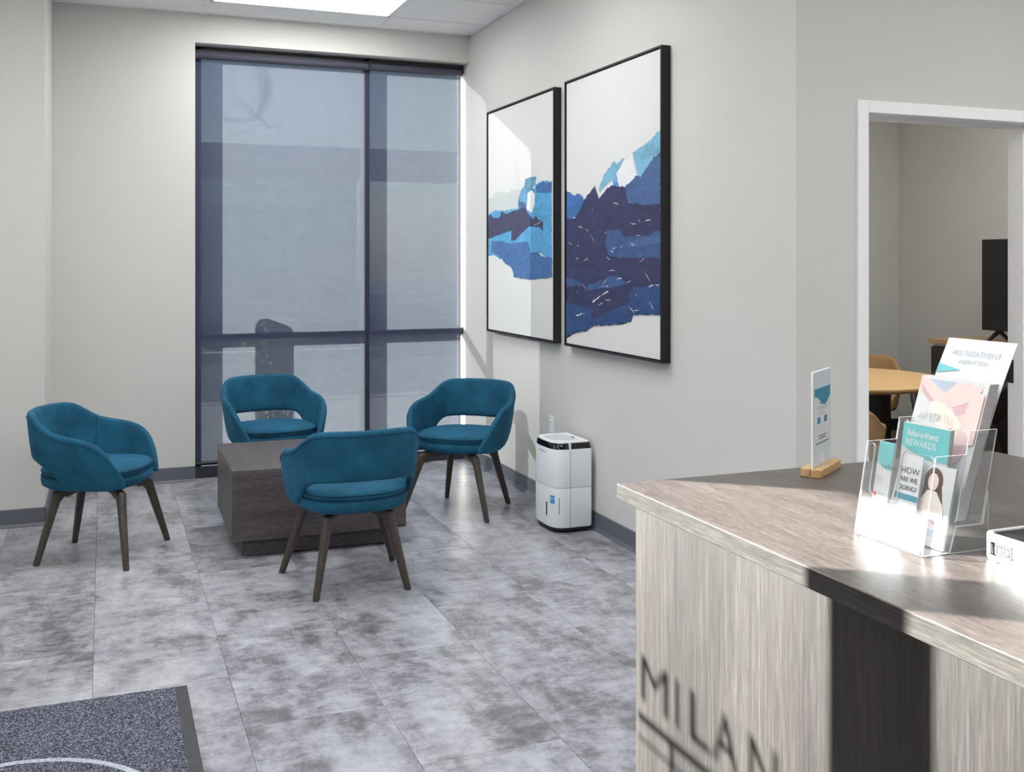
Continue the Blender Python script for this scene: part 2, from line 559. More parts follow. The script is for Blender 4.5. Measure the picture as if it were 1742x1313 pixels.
# ceiling: slab, hung tiles, exposed grid bars
ce = struct(box('ceiling', (XL - .2, -4.2, ZC + .03), (XO + .15, 7.62, ZC + .16), 'gridbar'))
XB = [-1.815 + 1.22 * k for k in range(0, 9)]
YB = [6.965 + .61 - .61 * k for k in range(0, 20)]
LIGHTS = {(2, 1), (2, 4), (2, 9), (2, 13), (4, 9), (4, 13), (6, 9), (6, 13), (0, 7), (1, 4), (1, 10)}  # all but the window panel unseen; left ones added to brighten the left wall
tile_cache = {}
for i in range(len(XB) - 1):
    for k in range(len(YB) - 1):
        x0, x1, y1, y0 = XB[i], XB[i + 1], YB[k], YB[k + 1]
        if x0 > XR - .3 and y1 > YD + .3 or (i, k) in LIGHTS:
            continue
        x0, x1, y0, y1 = max(x0, XL), min(x1, XO), max(y0, -4.05), min(y1, YW)
        if y0 > 3.1: x1 = min(x1, XR)
        if x1 - x0 < .05 or y1 - y0 < .05:
            continue
        g = 0.009
        key = (round(x1 - x0, 3), round(y1 - y0, 3))
        if key not in tile_cache:
            bm = bmesh.new()
            hx, hy = key[0] / 2 - g, key[1] / 2 - g
            add_box(bm, (-hx, -hy, 0.0), (hx, hy, .02), 0.002, 1)
            bmesh.ops.recalc_face_normals(bm, faces=bm.faces[:])
            me = bpy.data.meshes.new('ceiling_tile'); bm.to_mesh(me); bm.free()
            me.materials.append(M['ceiling_tile'])
            tile_cache[key] = me
        link('ceiling_tile', tile_cache[key], ce, ((x0 + x1) / 2, (y0 + y1) / 2, ZC + .005))
for x in XB[1:]:
    if x < XO:
        box('grid_bar', (x - .012, -4.05, ZC), (x + .012, YW if x < XR else YD, ZC + .02), 'gridbar', ce)
for y in YB[1:]:
    if y > -4.05:
        box('grid_bar', (XL, y - .012, ZC + .0006), (XR if y > YD else XO, y + .012, ZC + .02), 'gridbar', ce)
for y0, y1 in ((6.43, YW),):
    box('wall_angle', (-.31, YW - .02, ZC + .0003), (XR, YW, ZC + .02), 'gridbar', ce)
box('wall_angle', (XR - .02, YD, ZC + .0003), (XR, YW, ZC + .02), 'gridbar', ce)

def troffer(x0, x1, y0, y1, label):
    t = empty('ceiling_light', ((x0 + x1) / 2, (y0 + y1) / 2, ZC))
    tag(t, label, 'light', 'recessed ceiling light panels')
    hx, hy = (x1 - x0) / 2 - .014, (y1 - y0) / 2 - .014
    boxes('frame', [((-hx, -hy, -.001), (hx, -hy + .022, .025)), ((-hx, hy - .022, -.001), (hx, hy, .025)),
                    ((-hx, -hy, -.001), (-hx + .022, hy, .025)), ((hx - .022, -hy, -.001), (hx, hy, .025))], 'gridbar', t)
    box('diffuser', (-hx + .022, -hy + .022, .003), (hx - .022, hy - .022, .012), 'diffuser', t)
for (i, k) in sorted(LIGHTS):
    lab = ('bright recessed ceiling light panel in front of the tall window' if (i, k) == (2, 1)
           else 'unseen recessed ceiling light panel further back over the reception room')
    troffer(max(XB[i], XL), XB[i + 1], YB[k + 1], YB[k], lab)
troffer(3.4, 4.62, 4.5, 5.11, 'recessed ceiling light panel inside the office nearer the doorway')
troffer(4.0, 4.46, 6.2, 6.66, 'added unseen ceiling light panel at the far end of the office')  # extra panel out of view, added to lift the office walls
troffer(4.9, 6.12, 4.5, 5.11, 'recessed ceiling light panel inside the office above the dark cabinet')

# baseboards with a flared toe
def baseboard(name, a, b, nrm, h=.102):
    a, b, n = Vector(a), Vector(b), Vector(nrm)
    prof = [(0.0005, 0), (.016, 0), (.016, .004), (.007, .018), (.006, h - .003), (.003, h), (0.0005, h)]
    pts = [a + n * d + Vector((0, 0, z)) for d, z in prof]
    return struct(prism(name, pts, b - a, 'base'))
baseboard('baseboard_back', (-0.31, YW, 0), (0.577, YW, 0), (0, -1, 0))
baseboard('baseboard_left', (XL, 6.43, 0), (-0.31, 6.43, 0), (0, -1, 0))
baseboard('baseboard_pier', (-0.31, 6.43, 0), (-0.31, YW, 0), (1, 0, 0))
baseboard('baseboard_right', (XR, YD, 0), (XR, 7.44, 0), (-1, 0, 0))
baseboard('baseboard_doorway', (XR, YD, 0), (2.833, YD, 0), (0, -1, 0))
o = baseboard('baseboard_office', (2.69, OYB, .004), (OXR, OYB, .004), (0, -1, 0)); o.data.materials[0] = M['darkdrum']
o = baseboard('baseboard_office_right', (OXR, 3.54, .004), (OXR, OYB, .004), (-1, 0, 0)); o.data.materials[0] = M['darkdrum']

# ------------------------------------------------------------------ window in the back wall
wi = struct(empty('window_1', (0, 0, 0)))
FY0, FY1 = 7.468, 7.566
struct(box('jamb', (0.577, FY0, 0), (0.628, FY1, 2.97), 'darkmetal', wi))
struct(box('jamb', (XR - .012, FY0 + .07, 0), (XR - .001, FY1, 2.97), 'darkmetal', wi))
struct(box('mullion', (1.765, FY0, 0), (1.815, FY1, 2.97), 'darkmetal', wi))
struct(box('head', (0.577, FY0, 2.905), (XR - .001, FY1, 2.97), 'darkmetal', wi))
struct(box('sill', (0.577, FY0 - .06, 0), (XR - .001, FY1, .075), 'darkmetal', wi))
for x0, x1 in ((0.628, 1.765), (1.815, XR - .001)):
    struct(box('transom', (x0, FY0, .935), (x1, FY1, .985), 'darkmetal', wi))
for x0, x1 in ((0.628, 1.765), (1.815, XR - .03)):
    for z0, z1 in ((.075, .935), (.985, 2.905)):
        struct(box('glass_pane', (x0, 7.505, z0), (x1, 7.511, z1), 'glass', wi))
# ring-shaped logo decal on the outside of the upper left pane
def ring_pts(c, r, w, a0, a1, n, y):
    o = [(c[0] + (r + w / 2) * math.cos(a0 + (a1 - a0) * k / n), y, c[1] + (r + w / 2) * math.sin(a0 + (a1 - a0) * k / n)) for k in range(n + 1)]
    i = [(c[0] + (r - w / 2) * math.cos(a0 + (a1 - a0) * k / n), y, c[1] + (r - w / 2) * math.sin(a0 + (a1 - a0) * k / n)) for k in range(n + 1)]
    return o + i[::-1]
dec = empty('window_decal', (0, 0, 0))
tag(dec, 'faint pale ring shaped logo with a slanted tail on the upper window glass', 'logo')
prism('ring', ring_pts((.80, 2.735), .243, .03, math.radians(-150), math.radians(55), 48, 7.512), (0, .001, 0), 'decal', dec)
d = Vector((1.021 - .839, 0, 2.454 - 2.631)).normalized(); q = Vector((-d.z, 0, d.x)) * .014
p0, p1 = Vector((.839, 7.5135, 2.631)), Vector((1.021, 7.5135, 2.454))
prism('tail', [p0 - q, p1 - q, p1 + q, p0 + q], (0, .001, 0), 'decal', dec)

# roller blinds
def roller(x0, x1, fx0, fx1, label):
    b = empty('roller_blind', ((x0 + x1) / 2, 7.42, 0))
    tag(b, label, 'blind', 'sunscreen roller blinds')
    cx = (x0 + x1) / 2
    cyl('roll', (x0 - cx + .006, 0.012, 2.903), (x1 - cx - .006, 0.012, 2.903), .026, 'roll', b, n=28)
    for xa in (x0 - cx, x1 - cx - .004):
        box('bracket', (xa, -.012, 2.880), (xa + .004, .042, 2.945), 'black', b)
    box('head_rail', (x0 - cx + .004, .022, 2.930), (x1 - cx - .004, .044, 2.944), 'black', b)
    bm = bmesh.new()
    y = .04
    vs = [bm.verts.new(p) for p in ((fx0 - cx, y, .10), (fx1 - cx, y, .10), (fx1 - cx, y, 2.905), (fx0 - cx, y, 2.905))]
    bm.faces.new(vs)
    from_bm('fabric', bm, 'blind', b)
    cyl('hem_bar', (fx0 - cx, .034, .092), (fx1 - cx, .034, .092), .013, 'black', b, n=16)
roller(.580, 1.800, .590, 1.786, 'wide blue grey mesh roller blind over the left part of the window')
roller(1.802, 2.512, 1.808, 2.506, 'narrow blue grey mesh roller blind over the right part of the window')

# ------------------------------------------------------------------ entry glazing in the left wall (throws the lettered sunlight onto the desk)
w2 = struct(empty('window_2', (0, 0, 0)))
GX = XL - .07
for y0, y1 in ((1.3, 3.219), (3.294, 4.077)):
    struct(boxes('window_frame', [((GX - .03, y0, 1.3), (GX + .03, y0 + .012, 2.245)), ((GX - .03, y1 - .012, 1.3), (GX + .03, y1, 2.245)),
                           ((GX - .03, y0, 1.3), (GX + .03, y1, 1.34))], 'darkmetal', w2))
    struct(box('glass_pane', (GX - .003, y0 + .012, 1.34), (GX + .003, y1 - .012, 2.245), 'glass', w2))
KX = (0.94 - GX)
def on_glass(y, z):
    return (GX + .004, y + KX * .83, z + KX * .39)
let = empty('window_lettering', (0, 0, 0))
tag(let, 'dark vinyl word cut out on the entrance glass that shadows the desk', 'lettering')
for ch, ya, yb in (('M', 1.735, 1.636), ('I', 1.606, 1.594), ('L', 1.560, 1.497), ('A', 1.478, 1.402), ('N', 1.382, 1.308)):
    text_mesh('letter', ch, .122, 'vinyl', let, on_glass(ya, .674), (0, -1, 0), (0, 0, 1), .0005, width=ya - yb, bold=0.0 if ch == 'M' else .0006)
a, b = on_glass(1.735, .632), on_glass(1.30, .646)
box('rule', (a[0], b[1], a[2]), (a[0] + .001, a[1], b[2]), 'vinyl', let)
a, b = on_glass(1.618, .52), on_glass(1.604, .632)
box('stem', (a[0], b[1], a[2]), (a[0] + .001, a[1], b[2]), 'vinyl', let)
a, b = on_glass(1.735, .596), on_glass(1.42, .602)
box('rule', (a[0], b[1], a[2]), (a[0] + .001, a[1], b[2]), 'vinyl', let)

# unseen roof, posts and block, added outside to keep sky light off the desk
struct(box('roof_sky_blocker', (-4.6, -4.0, 3.42), (XL - .15, 7.4, 3.60), 'farroof'))
for y in (-3.8, 7.1):
    struct(box('trim_blocker_post', (-4.55, y, -.04), (-4.35, y + .2, 3.42), 'concrete'))
struct(box('wall_sky_blocker', (-22, -30, -.2), (-17, 60, 5.4), 'farwall'))

# ------------------------------------------------------------------ doorway
d1 = struct(empty('door_1', (0, 0, 0)))
DX0, DX1, DZ = 2.886, 3.80, 2.095
struct(box('casing', (DX0 - .053, YD - .012, 0), (DX0, YD + .01, DZ + .05), 'trimwhite', d1, .002))
struct(box('casing', (DX1, YD - .012, 0), (DX1 + .053, YD + .01, DZ + .05), 'trimwhite', d1, .002))
struct(box('casing_head', (DX0, YD - .012, DZ), (DX1, YD + .01, DZ + .05), 'trimwhite', d1, .002))
for s, xa, xb in ((1, DX0 - .012, DX0), (-1, DX1, DX1 + .012)):
    struct(box('jamb', (xa, YD + .01, 0), (xb, 3.547, DZ), 'trimwhite', d1))
    xs = (xb, xb + .016) if s == 1 else (xa - .016, xa)
    struct(box('stop', (xs[0], YD + .05, 0), (xs[1], YD + .10, DZ - .012), 'trimwhite', d1))
struct(box('jamb_head', (DX0 - .012, YD + .01, DZ), (DX1 + .012, 3.547, DZ + .012), 'trimwhite', d1))
struct(box('stop', (DX0, YD + .05, DZ - .016), (DX1, YD + .10, DZ), 'trimwhite', d1))
boxes('strike_plate', [((DX1 - .004, 3.502, .945), (DX1 + .001, 3.549, 1.05))], 'black', d1, .001)
for y0, y1 in ((3.547, 3.56),):
    struct(box('casing', (DX0 - .053, 3.535, 0), (DX0 - .002, 3.553, DZ + .05), 'trimwhite', d1))

# ------------------------------------------------------------------ pictures on the right wall
PAL = dict(grey=srgb(196, 202, 200), sky=srgb(86, 158, 206), teal=srgb(98, 152, 176), pale=srgb(108, 166, 206), slate=srgb(74, 100, 146),
           steel=srgb(66, 108, 162), white=srgb(226, 229, 230), plum=srgb(62, 60, 92), blue=srgb(64, 108, 170), light=srgb(122, 178, 206),
           bright=srgb(84, 150, 226), navy=srgb(54, 56, 92), deep=srgb(62, 88, 134), ocean=srgb(46, 74, 122))
for k, c in PAL.items():
    t = NT('paint_' + k)
    b = t.bsdf(0.5, 0.35)
    v = t.coord((1, 1.0, 2.2))
    vs = t.coord((1, 5.0, 0.8))
    f = t.noise(v, 6.0, 7, 0.75, 0.8)
    g = t.noise(vs, 22.0, 6, 0.75, 0.4)
    amp = 0.03 if k in ('white', 'grey') else 0.42
    d = tuple(x * (1 - amp) for x in c[:3]) + (1,)
    h = tuple(min(1, x * (1 + amp)) for x in c[:3]) + (1,)
    fl = t.ramp(g, [(.0, (0, 0, 0, 1)), (.66, (0, 0, 0, 1)), (.78, (1, 1, 1, 1))])
    base = t.mix(0.4, t.ramp(f, [(.34, d), (.5, c), (.66, h)]), t.ramp(g, [(.34, d), (.5, c), (.68, h)]))
    pale = tuple(x * .55 + y * .45 for x, y in zip(c[:3], srgb(150, 190, 220)[:3])) + (1,)
    t.l(base if k in ('white', 'grey') else t.mix(fl, base, pale), b.inputs['Base Color'])
    t.bump(g, b, .3, .001)
    M['paint_' + k] = t.m
P1= [["grey",[[6.808,1.924],[6.752,1.928],[6.694,1.928],[6.674,1.954],[6.542,1.958],[6.459,1.941],[6.36,1.952],[6.273,1.957],[6.213,1.949],[6.196,1.919],[6.221,1.876],[6.238,1.833],[6.486,1.808],[6.694,1.82],[6.808,1.818]]],["sky",[[6.808,1.814],[6.674,1.833],[6.468,1.827],[6.238,1.833],[6.221,1.902],[6.196,1.945],[6.137,1.969],[5.958,1.942],[5.95,1.966],[5.834,1.979],[5.696,1.968],[5.696,1.501],[5.88,1.538],[6.071,1.545],[6.36,1.521],[6.57,1.502],[6.694,1.532],[6.792,1.522]]],["teal",[[6.12,2.009],[6.038,2.019],[5.938,2.013],[5.95,1.966],[5.99,1.947],[6.071,1.931],[6.137,1.96]]],["pale",[[6.238,1.89],[6.137,1.96],[6.084,1.932],[6.084,1.869],[6.187,1.824],[6.247,1.827]]],["slate",[[6.23,1.883],[6.096,1.851],[6.12,1.827],[6.221,1.822]]],["steel",[[5.943,1.956],[5.834,1.979],[5.788,1.961],[5.696,1.968],[5.696,1.905],[5.865,1.909],[5.927,1.913]]],["white",[[6.071,1.918],[6.006,1.936],[5.95,1.905],[5.958,1.844],[5.998,1.791],[6.087,1.81],[6.091,1.851]]],["plum",[[6.802,1.797],[6.752,1.815],[6.694,1.783],[6.57,1.781],[6.542,1.82],[6.45,1.803],[6.36,1.812],[6.238,1.823],[6.104,1.827],[6.071,1.794],[5.99,1.754],[5.935,1.77],[5.896,1.744],[5.831,1.733],[5.831,1.67],[5.865,1.695],[6.038,1.712],[6.187,1.672],[6.29,1.623],[6.36,1.621],[6.343,1.695],[6.505,1.68],[6.792,1.642]]],["steel",[[6.723,1.624],[6.486,1.624],[6.468,1.607],[6.221,1.61],[6.071,1.614],[6.047,1.545],[5.896,1.544],[5.865,1.523],[5.69,1.507],[5.69,1.396],[5.865,1.381],[6.055,1.374],[6.308,1.386],[6.343,1.443],[6.45,1.469],[6.579,1.522],[6.733,1.556]]],["white",[[5.982,1.71],[5.927,1.715],[5.831,1.733],[5.927,1.721]]]]
P2= [["blue",[[5.501,1.899],[5.442,1.886],[5.384,1.863],[5.31,1.873],[5.271,1.856],[5.254,1.832],[5.265,1.799],[5.372,1.731],[5.501,1.729]]],["light",[[4.678,2.042],[4.536,2.071],[4.394,2.127],[4.394,2.011],[4.442,2.003],[4.588,1.915],[4.624,1.92]]],["light",[[5.061,1.886],[5.005,1.955],[4.88,2.015],[4.846,1.996],[4.789,2.022],[4.756,2.022],[4.846,1.961],[4.846,1.934],[4.818,1.875],[4.895,1.884],[4.905,1.921],[5.056,1.862]]],["bright",[[4.895,1.884],[4.851,1.921],[4.818,1.872]]],["white",[[4.756,2.015],[4.678,2.025],[4.628,1.922],[4.761,1.869],[4.818,1.872],[4.856,1.948]]],["navy",[[5.501,1.734],[5.361,1.733],[5.238,1.835],[5.109,1.903],[5.061,1.831],[4.92,1.892],[4.752,1.873],[4.714,1.79],[4.394,1.774],[4.383,1.236],[4.672,1.219],[4.695,1.188],[4.801,1.163],[4.987,1.158],[5.157,1.133],[5.212,1.103],[5.382,1.08],[5.488,1.048]]],["slate",[[4.752,1.849],[4.752,1.875],[4.642,1.917],[4.588,1.915],[4.442,2.003],[4.394,2.013],[4.394,1.767],[4.536,1.768],[4.724,1.792]]],["deep",[[4.961,1.657],[4.801,1.653],[4.765,1.613],[4.592,1.621],[4.494,1.618],[4.43,1.641],[4.383,1.637],[4.383,1.51],[4.825,1.508],[4.948,1.525],[4.974,1.577]]],["slate",[[4.57,1.609],[4.383,1.611],[4.383,1.58],[4.526,1.571],[4.73,1.563],[4.753,1.58]]],["deep",[[5.485,1.391],[5.367,1.39],[5.212,1.354],[5.485,1.341]]],["deep",[[5.212,1.354],[4.874,1.418],[4.706,1.377],[4.911,1.349],[5.198,1.33]]],["ocean",[[4.874,1.238],[4.683,1.284],[4.706,1.311],[4.672,1.356],[4.383,1.378],[4.383,1.236],[4.672,1.219],[4.695,1.188],[4.874,1.159],[5.144,1.137],[5.144,1.172]]],["ocean",[[5.485,1.26],[5.144,1.225],[5.144,1.134],[5.226,1.102],[5.382,1.08],[5.485,1.051]]],["white",[[5.131,1.267],[5.032,1.307],[5.025,1.303],[5.124,1.263]]],["white",[[5.012,1.312],[4.942,1.332],[4.94,1.328],[5.006,1.308]]],["white",[[4.843,1.399],[4.789,1.405],[4.789,1.403],[4.839,1.396]]],["white",[[4.505,1.368],[4.451,1.378],[4.386,1.379],[4.386,1.376],[4.451,1.374],[4.499,1.365]]],["white",[[5.353,1.186],[5.219,1.203],[5.212,1.199],[5.339,1.182]]],["white",[[5.448,1.603],[5.389,1.586],[5.394,1.581],[5.451,1.6]]],["white",[[5.006,1.353],[4.948,1.364],[4.946,1.361],[5.003,1.349]]]]

def ragged(pts, seed, amp=.010, step=.035, lims=None):
    rnd = random.Random(seed)
    out = []
    n = len(pts)
    for i in range(n):
        a, b = Vector(pts[i]), Vector(pts[(i + 1) % n])
        m = max(1, int((b - a).length / step))
        for k in range(m):
            p = a.lerp(b, k / m)
            if m > 1 or n > 6:
                p = p + Vector((rnd.uniform(-amp, amp), rnd.uniform(-amp, amp)))
            if lims:
                p = Vector((min(max(p.x, lims[0]), lims[1]), min(max(p.y, lims[2]), lims[3])))
            out.append(p)
    return out

def picture(name, y0, y1, z0, z1, patches, label):
    t = empty(name, (XR, (y0 + y1) / 2, z0))
    tag(t, label, 'picture', 'large framed abstract paintings')
    cy = (y0 + y1) / 2
    fx0, fx1 = -.052, -.0005
    a, b, H = y0 - cy, y1 - cy, z1 - z0
    th = .010
    for lo, hi in (((fx0, a, 0), (fx1, a + th, H)), ((fx0, b - th, 0), (fx1, b, H)),
                   ((fx0, a + th, 0), (fx1, b - th, th)), ((fx0, a + th, H - th), (fx1, b - th, H))):
        box('frame_bar', lo, hi, 'frameblack', t, .0008, 1)
    cvx = -.044
    ga = .016
    cvs = box('canvas', (cvx, a + ga, ga), (-.006, b - ga, H - ga), 'canvas', t)
    box('backing', (-.006, a + th, th), (-.001, b - th, H - th), 'black', t)
    for k, (c, pl) in enumerate(patches):
        pts = ragged([(p[0] - cy, p[1] - z0) for p in pl], k + 11, .0045, .018, (a + ga + .001, b - ga - .001, ga + .001, H - ga - .001))
        clean = []
        for p in pts:
            if not clean or (p - clean[-1]).length > 1e-4:
                clean.append(p)
        xx = cvx - .0004 * (k + 1)
        paint('paint_patch', [(xx, p.x, p.y) for p in clean], 'paint_' + c, cvs)
    return cvs

def paint(name, pts3, mat, parent):
    """one flat dab of paint facing the room (-x)"""
    from mathutils.geometry import tessellate_polygon
    vv = [Vector(p) for p in pts3]
    tris = tessellate_polygon([vv])
    fs = []
    for t3 in tris:
        n = (vv[t3[1]] - vv[t3[0]]).cross(vv[t3[2]] - vv[t3[0]])
        if n.length > 1e-12:
            fs.append(tuple(t3) if n.x < 0 else tuple(t3[::-1]))
    me = bpy.data.meshes.new(name)
    me.from_pydata(vv, [], fs)
    me.materials.append(M[mat])
    return link(name, me, parent)

def flecks(cvs, spots, seed):
    rnd = random.Random(seed)
    for k, (y, z, ln, an) in enumerate(spots):
        pa = []
        for j in range(5):
            f = j / 4 - .5
            pa.append((y + ln * f * math.cos(an), z + ln * f * math.sin(an) + rnd.uniform(-.004, .004)))
        wd = rnd.uniform(.0015, .003)
        up = [(-.0535 - .00002 * k, p[0], p[1] + wd * (1 - abs(j - 2) / 2.2)) for j, p in enumerate(pa)]
        dn = [(-.0535 - .00002 * k, p[0], p[1] - wd * (1 - abs(j - 2) / 2.2)) for j, p in enumerate(pa)]
        paint('paint_fleck', up + dn[::-1], 'paint_white', cvs)

picture('framed_painting', 5.655, 6.815, 1.0, 2.525, P1, 'framed abstract painting of pale blue shapes on white, nearer the window')
cv2 = picture('framed_painting', 4.375, 5.50, 1.0, 2.53, P2, 'framed abstract painting of a dark navy mountain shape, nearer the desk')
rf = random.Random(21)
flecks(cv2, [(rf.uniform(-.50, .50), rf.uniform(.22, .80), rf.uniform(.02, .08), rf.uniform(-.5, .7)) for _ in range(34)], 3)

# wall outlet
t = empty('wall_outlet', (XR, 5.79, .43)); tag(t, 'white wall outlet plate above the white dehumidifier', 'outlet')
box('plate', (-.006, -.037, 0), (-.0002, .037, .118), 'whiteplastic', t, .002)
for z in (.024, .066):
    box('socket', (-.009, -.017, z), (-.005, .017, z + .028), 'trimwhite', t, .004)
    boxes('slot', [((-.0094, -.008, z + .008), (-.0088, -.006, z + .02)), ((-.0094, .005, z + .008), (-.0088, .007, z + .02))], 'black', t)

# ------------------------------------------------------------------ barrel armchairs
def smooth_interp(xs, ys, q):
    """monotone cubic through the control points"""
    xs, ys = np.array(xs, float), np.array(ys, float)
    h = np.diff(xs); dl = np.diff(ys) / h
    m = np.zeros_like(ys)
    m[0], m[-1] = dl[0], dl[-1]
    for i in range(1, len(xs) - 1):
        m[i] = 0 if dl[i - 1] * dl[i] <= 0 else 2 * dl[i - 1] * dl[i] / (dl[i - 1] + dl[i])
    q = np.clip(q, xs[0], xs[-1])
    i = np.clip(np.searchsorted(xs, q, side='right') - 1, 0, len(h) - 1)
    t = (q - xs[i]) / h[i]
    return (ys[i] * (2 * t**3 - 3 * t**2 + 1) + h[i] * m[i] * (t**3 - 2 * t**2 + t) + ys[i + 1] * (-2 * t**3 + 3 * t**2) + h[i] * m[i + 1] * (t**3 - t**2))

S_ = [0, .12, .24, .34, .43, .52, .64, .80, .92, 1.0]
PX = [0, .088, .165, .212, .238, .252, .262, .262, .246, .214]
PY = [-.232, -.229, -.212, -.175, -.115, -.045, .04, .135, .198, .240]
ZT = ([0, .16, .26, .325, .375, .42, .47, .55, .66, .77, .86, .91, .95, .98, 1.0], [.750, .750, .747, .735, .712, .685, .662, .647, .634, .612, .572, .532, .488, .450, .418])
ZB = ([0, .20, .31, .37, .43, .49, .56, .70, .85, 1.0], [.518, .517, .513, .498, .468, .424, .390, .374, .374, .380])

def shell_pos(u, z):
    s = abs(u)
    x = float(smooth_interp(S_, PX, s)); y = float(smooth_interp(S_, PY, s))
    dz = z - .42
    arm = max(0.0, min(1.0, (s - .2) / .3))
    x = x * (1 + (.12 + .50 * arm) * dz) if dz > 0 else x * (1 + 1.1 * dz)
    back = max(0.0, 1 - s / .55)
    y = y - .20 * back * dz
    return Vector((math.copysign(x, u) if u else 0.0, y, z))

def shell_bm(th=.034, nu=56, nv=9):
    bm = bmesh.new()
    rings = []
    for i in range(nu + 1):
        u = -1 + 2 * i / nu
        s = abs(u)
        zt, zb = float(smooth_interp(*ZT, s)), float(smooth_interp(*ZB, s))
        du = .004
        tk = th * (1.0 if s < .9 else max(.45, 1 - (s - .9) * 4.5))
        r = tk / 2
        z0, z1 = zb + r, zt - r
        if z1 < z0: z0 = z1 = (z0 + z1) / 2
        def nrm(z):
            a = shell_pos(max(-1, u - du), z); b = shell_pos(min(1, u + du), z)
            tg = (b - a).normalized(); up = (shell_pos(u, z + .01) - shell_pos(u, z - .01)).normalized()
            return tg.cross(up).normalized(), up
        ring = []
        for k in range(nv + 1):
            z = z0 + (z1 - z0) * k / nv
            n, up = nrm(z)
            ring.append(shell_pos(u, z) + n * r * (1 + .12 * math.sin(math.pi * k / nv)))
        n, up = nrm(z1)
        for a in (45, 90, 135):
            ring.append(shell_pos(u, z1) + n * r * math.cos(math.radians(a)) + up * r * math.sin(math.radians(a)))
        for k in range(nv + 1):
            z = z1 - (z1 - z0) * k / nv
            n, up = nrm(z)
            ring.append(shell_pos(u, z) - n * r * (1 + .12 * math.sin(math.pi * k / nv)))
        n, up = nrm(z0)
        for a in (45, 90, 135):
            ring.append(shell_pos(u, z0) - n * r * math.cos(math.radians(a)) - up * r * math.sin(math.radians(a)))
        rings.append(ring)
    loft(bm, rings)
    return bm

def seat_plan(k, n, sc, dy=0.0):
    a = 2 * math.pi * k / n
    e = 2 / 2.7
    c, s = math.cos(a), math.sin(a)
    x = .256 * math.copysign(abs(c) ** e, c)
    y = .252 * math.copysign(abs(s) ** e, s)
    if y < 0: x *= 1 - .12 * (-y / .252) ** 2
    return (x * sc, y * sc + .014 + dy)

def stack(rings, n=48):
    bm = bmesh.new()
    loft(bm, [[(*seat_plan(k, n, sc), z) for k in range(n)] for sc, z in rings])
    return bm

def leg_bm(top, foot):
    """beam from the hub under the seat, a knee, then the splayed tapering leg"""
    bm = bmesh.new()
    top, foot = Vector(top), Vector(foot)
    d = Vector((top.x, top.y, 0)).normalized(); side = Vector((-d.y, d.x, 0))
    ax = (foot - top).normalized()
    rings = []
    def ring(c, du, dv, hw, hh, e=.55):
        out = []
        for k in range(12):
            a = 2 * math.pi * (k + .5) / 12
            cx, sx = math.cos(a), math.sin(a)
            out.append(c + du * hw * math.copysign(abs(cx) ** e, cx) + dv * hh * math.copysign(abs(sx) ** e, sx))
        return out
    zup = Vector((0, 0, 1))
    hub = d * .02
    rings.append(ring(Vector((hub.x, hub.y, .354)), side, zup, .020, .012))
    p = d * (Vector((top.x, top.y, 0)).length - .075)
    rings.append(ring(Vector((p.x, p.y, .349)), side, zup, .020, .018))
    p = d * (Vector((top.x, top.y, 0)).length - .03)
    rings.append(ring(Vector((p.x, p.y, .341)), side, (zup * .9 + d * .35).normalized(), .0205, .028))
    rings.append(ring(top + Vector((0, 0, -.030)) + d * .004, side, (d * .9 + zup * .45).normalized(), .0205, .031))
    dv = (d - ax * d.dot(ax)).normalized()
    for f, w_, h_ in ((.17, .0205, .0215), (.45, .018, .019), (.985, .0135, .0145), (1.0, .012, .013)):
        c = top.lerp(foot, f)
        if f > .9: c = top.lerp(foot, f)
        rings.append(ring(c, side, dv, w_, h_, .6))
    # keep the sole flat on the floor
    rings[-1] = [Vector((p.x, p.y, 0.0)) for p in rings[-1]]
    loft(bm, rings)
    return bm

FEET = [(-.21, -.236), (.21, -.236), (.275, .238), (-.275, .238)]
TOPS = [(-.135, -.155), (.135, -.155), (.165, .165), (-.165, .165)]

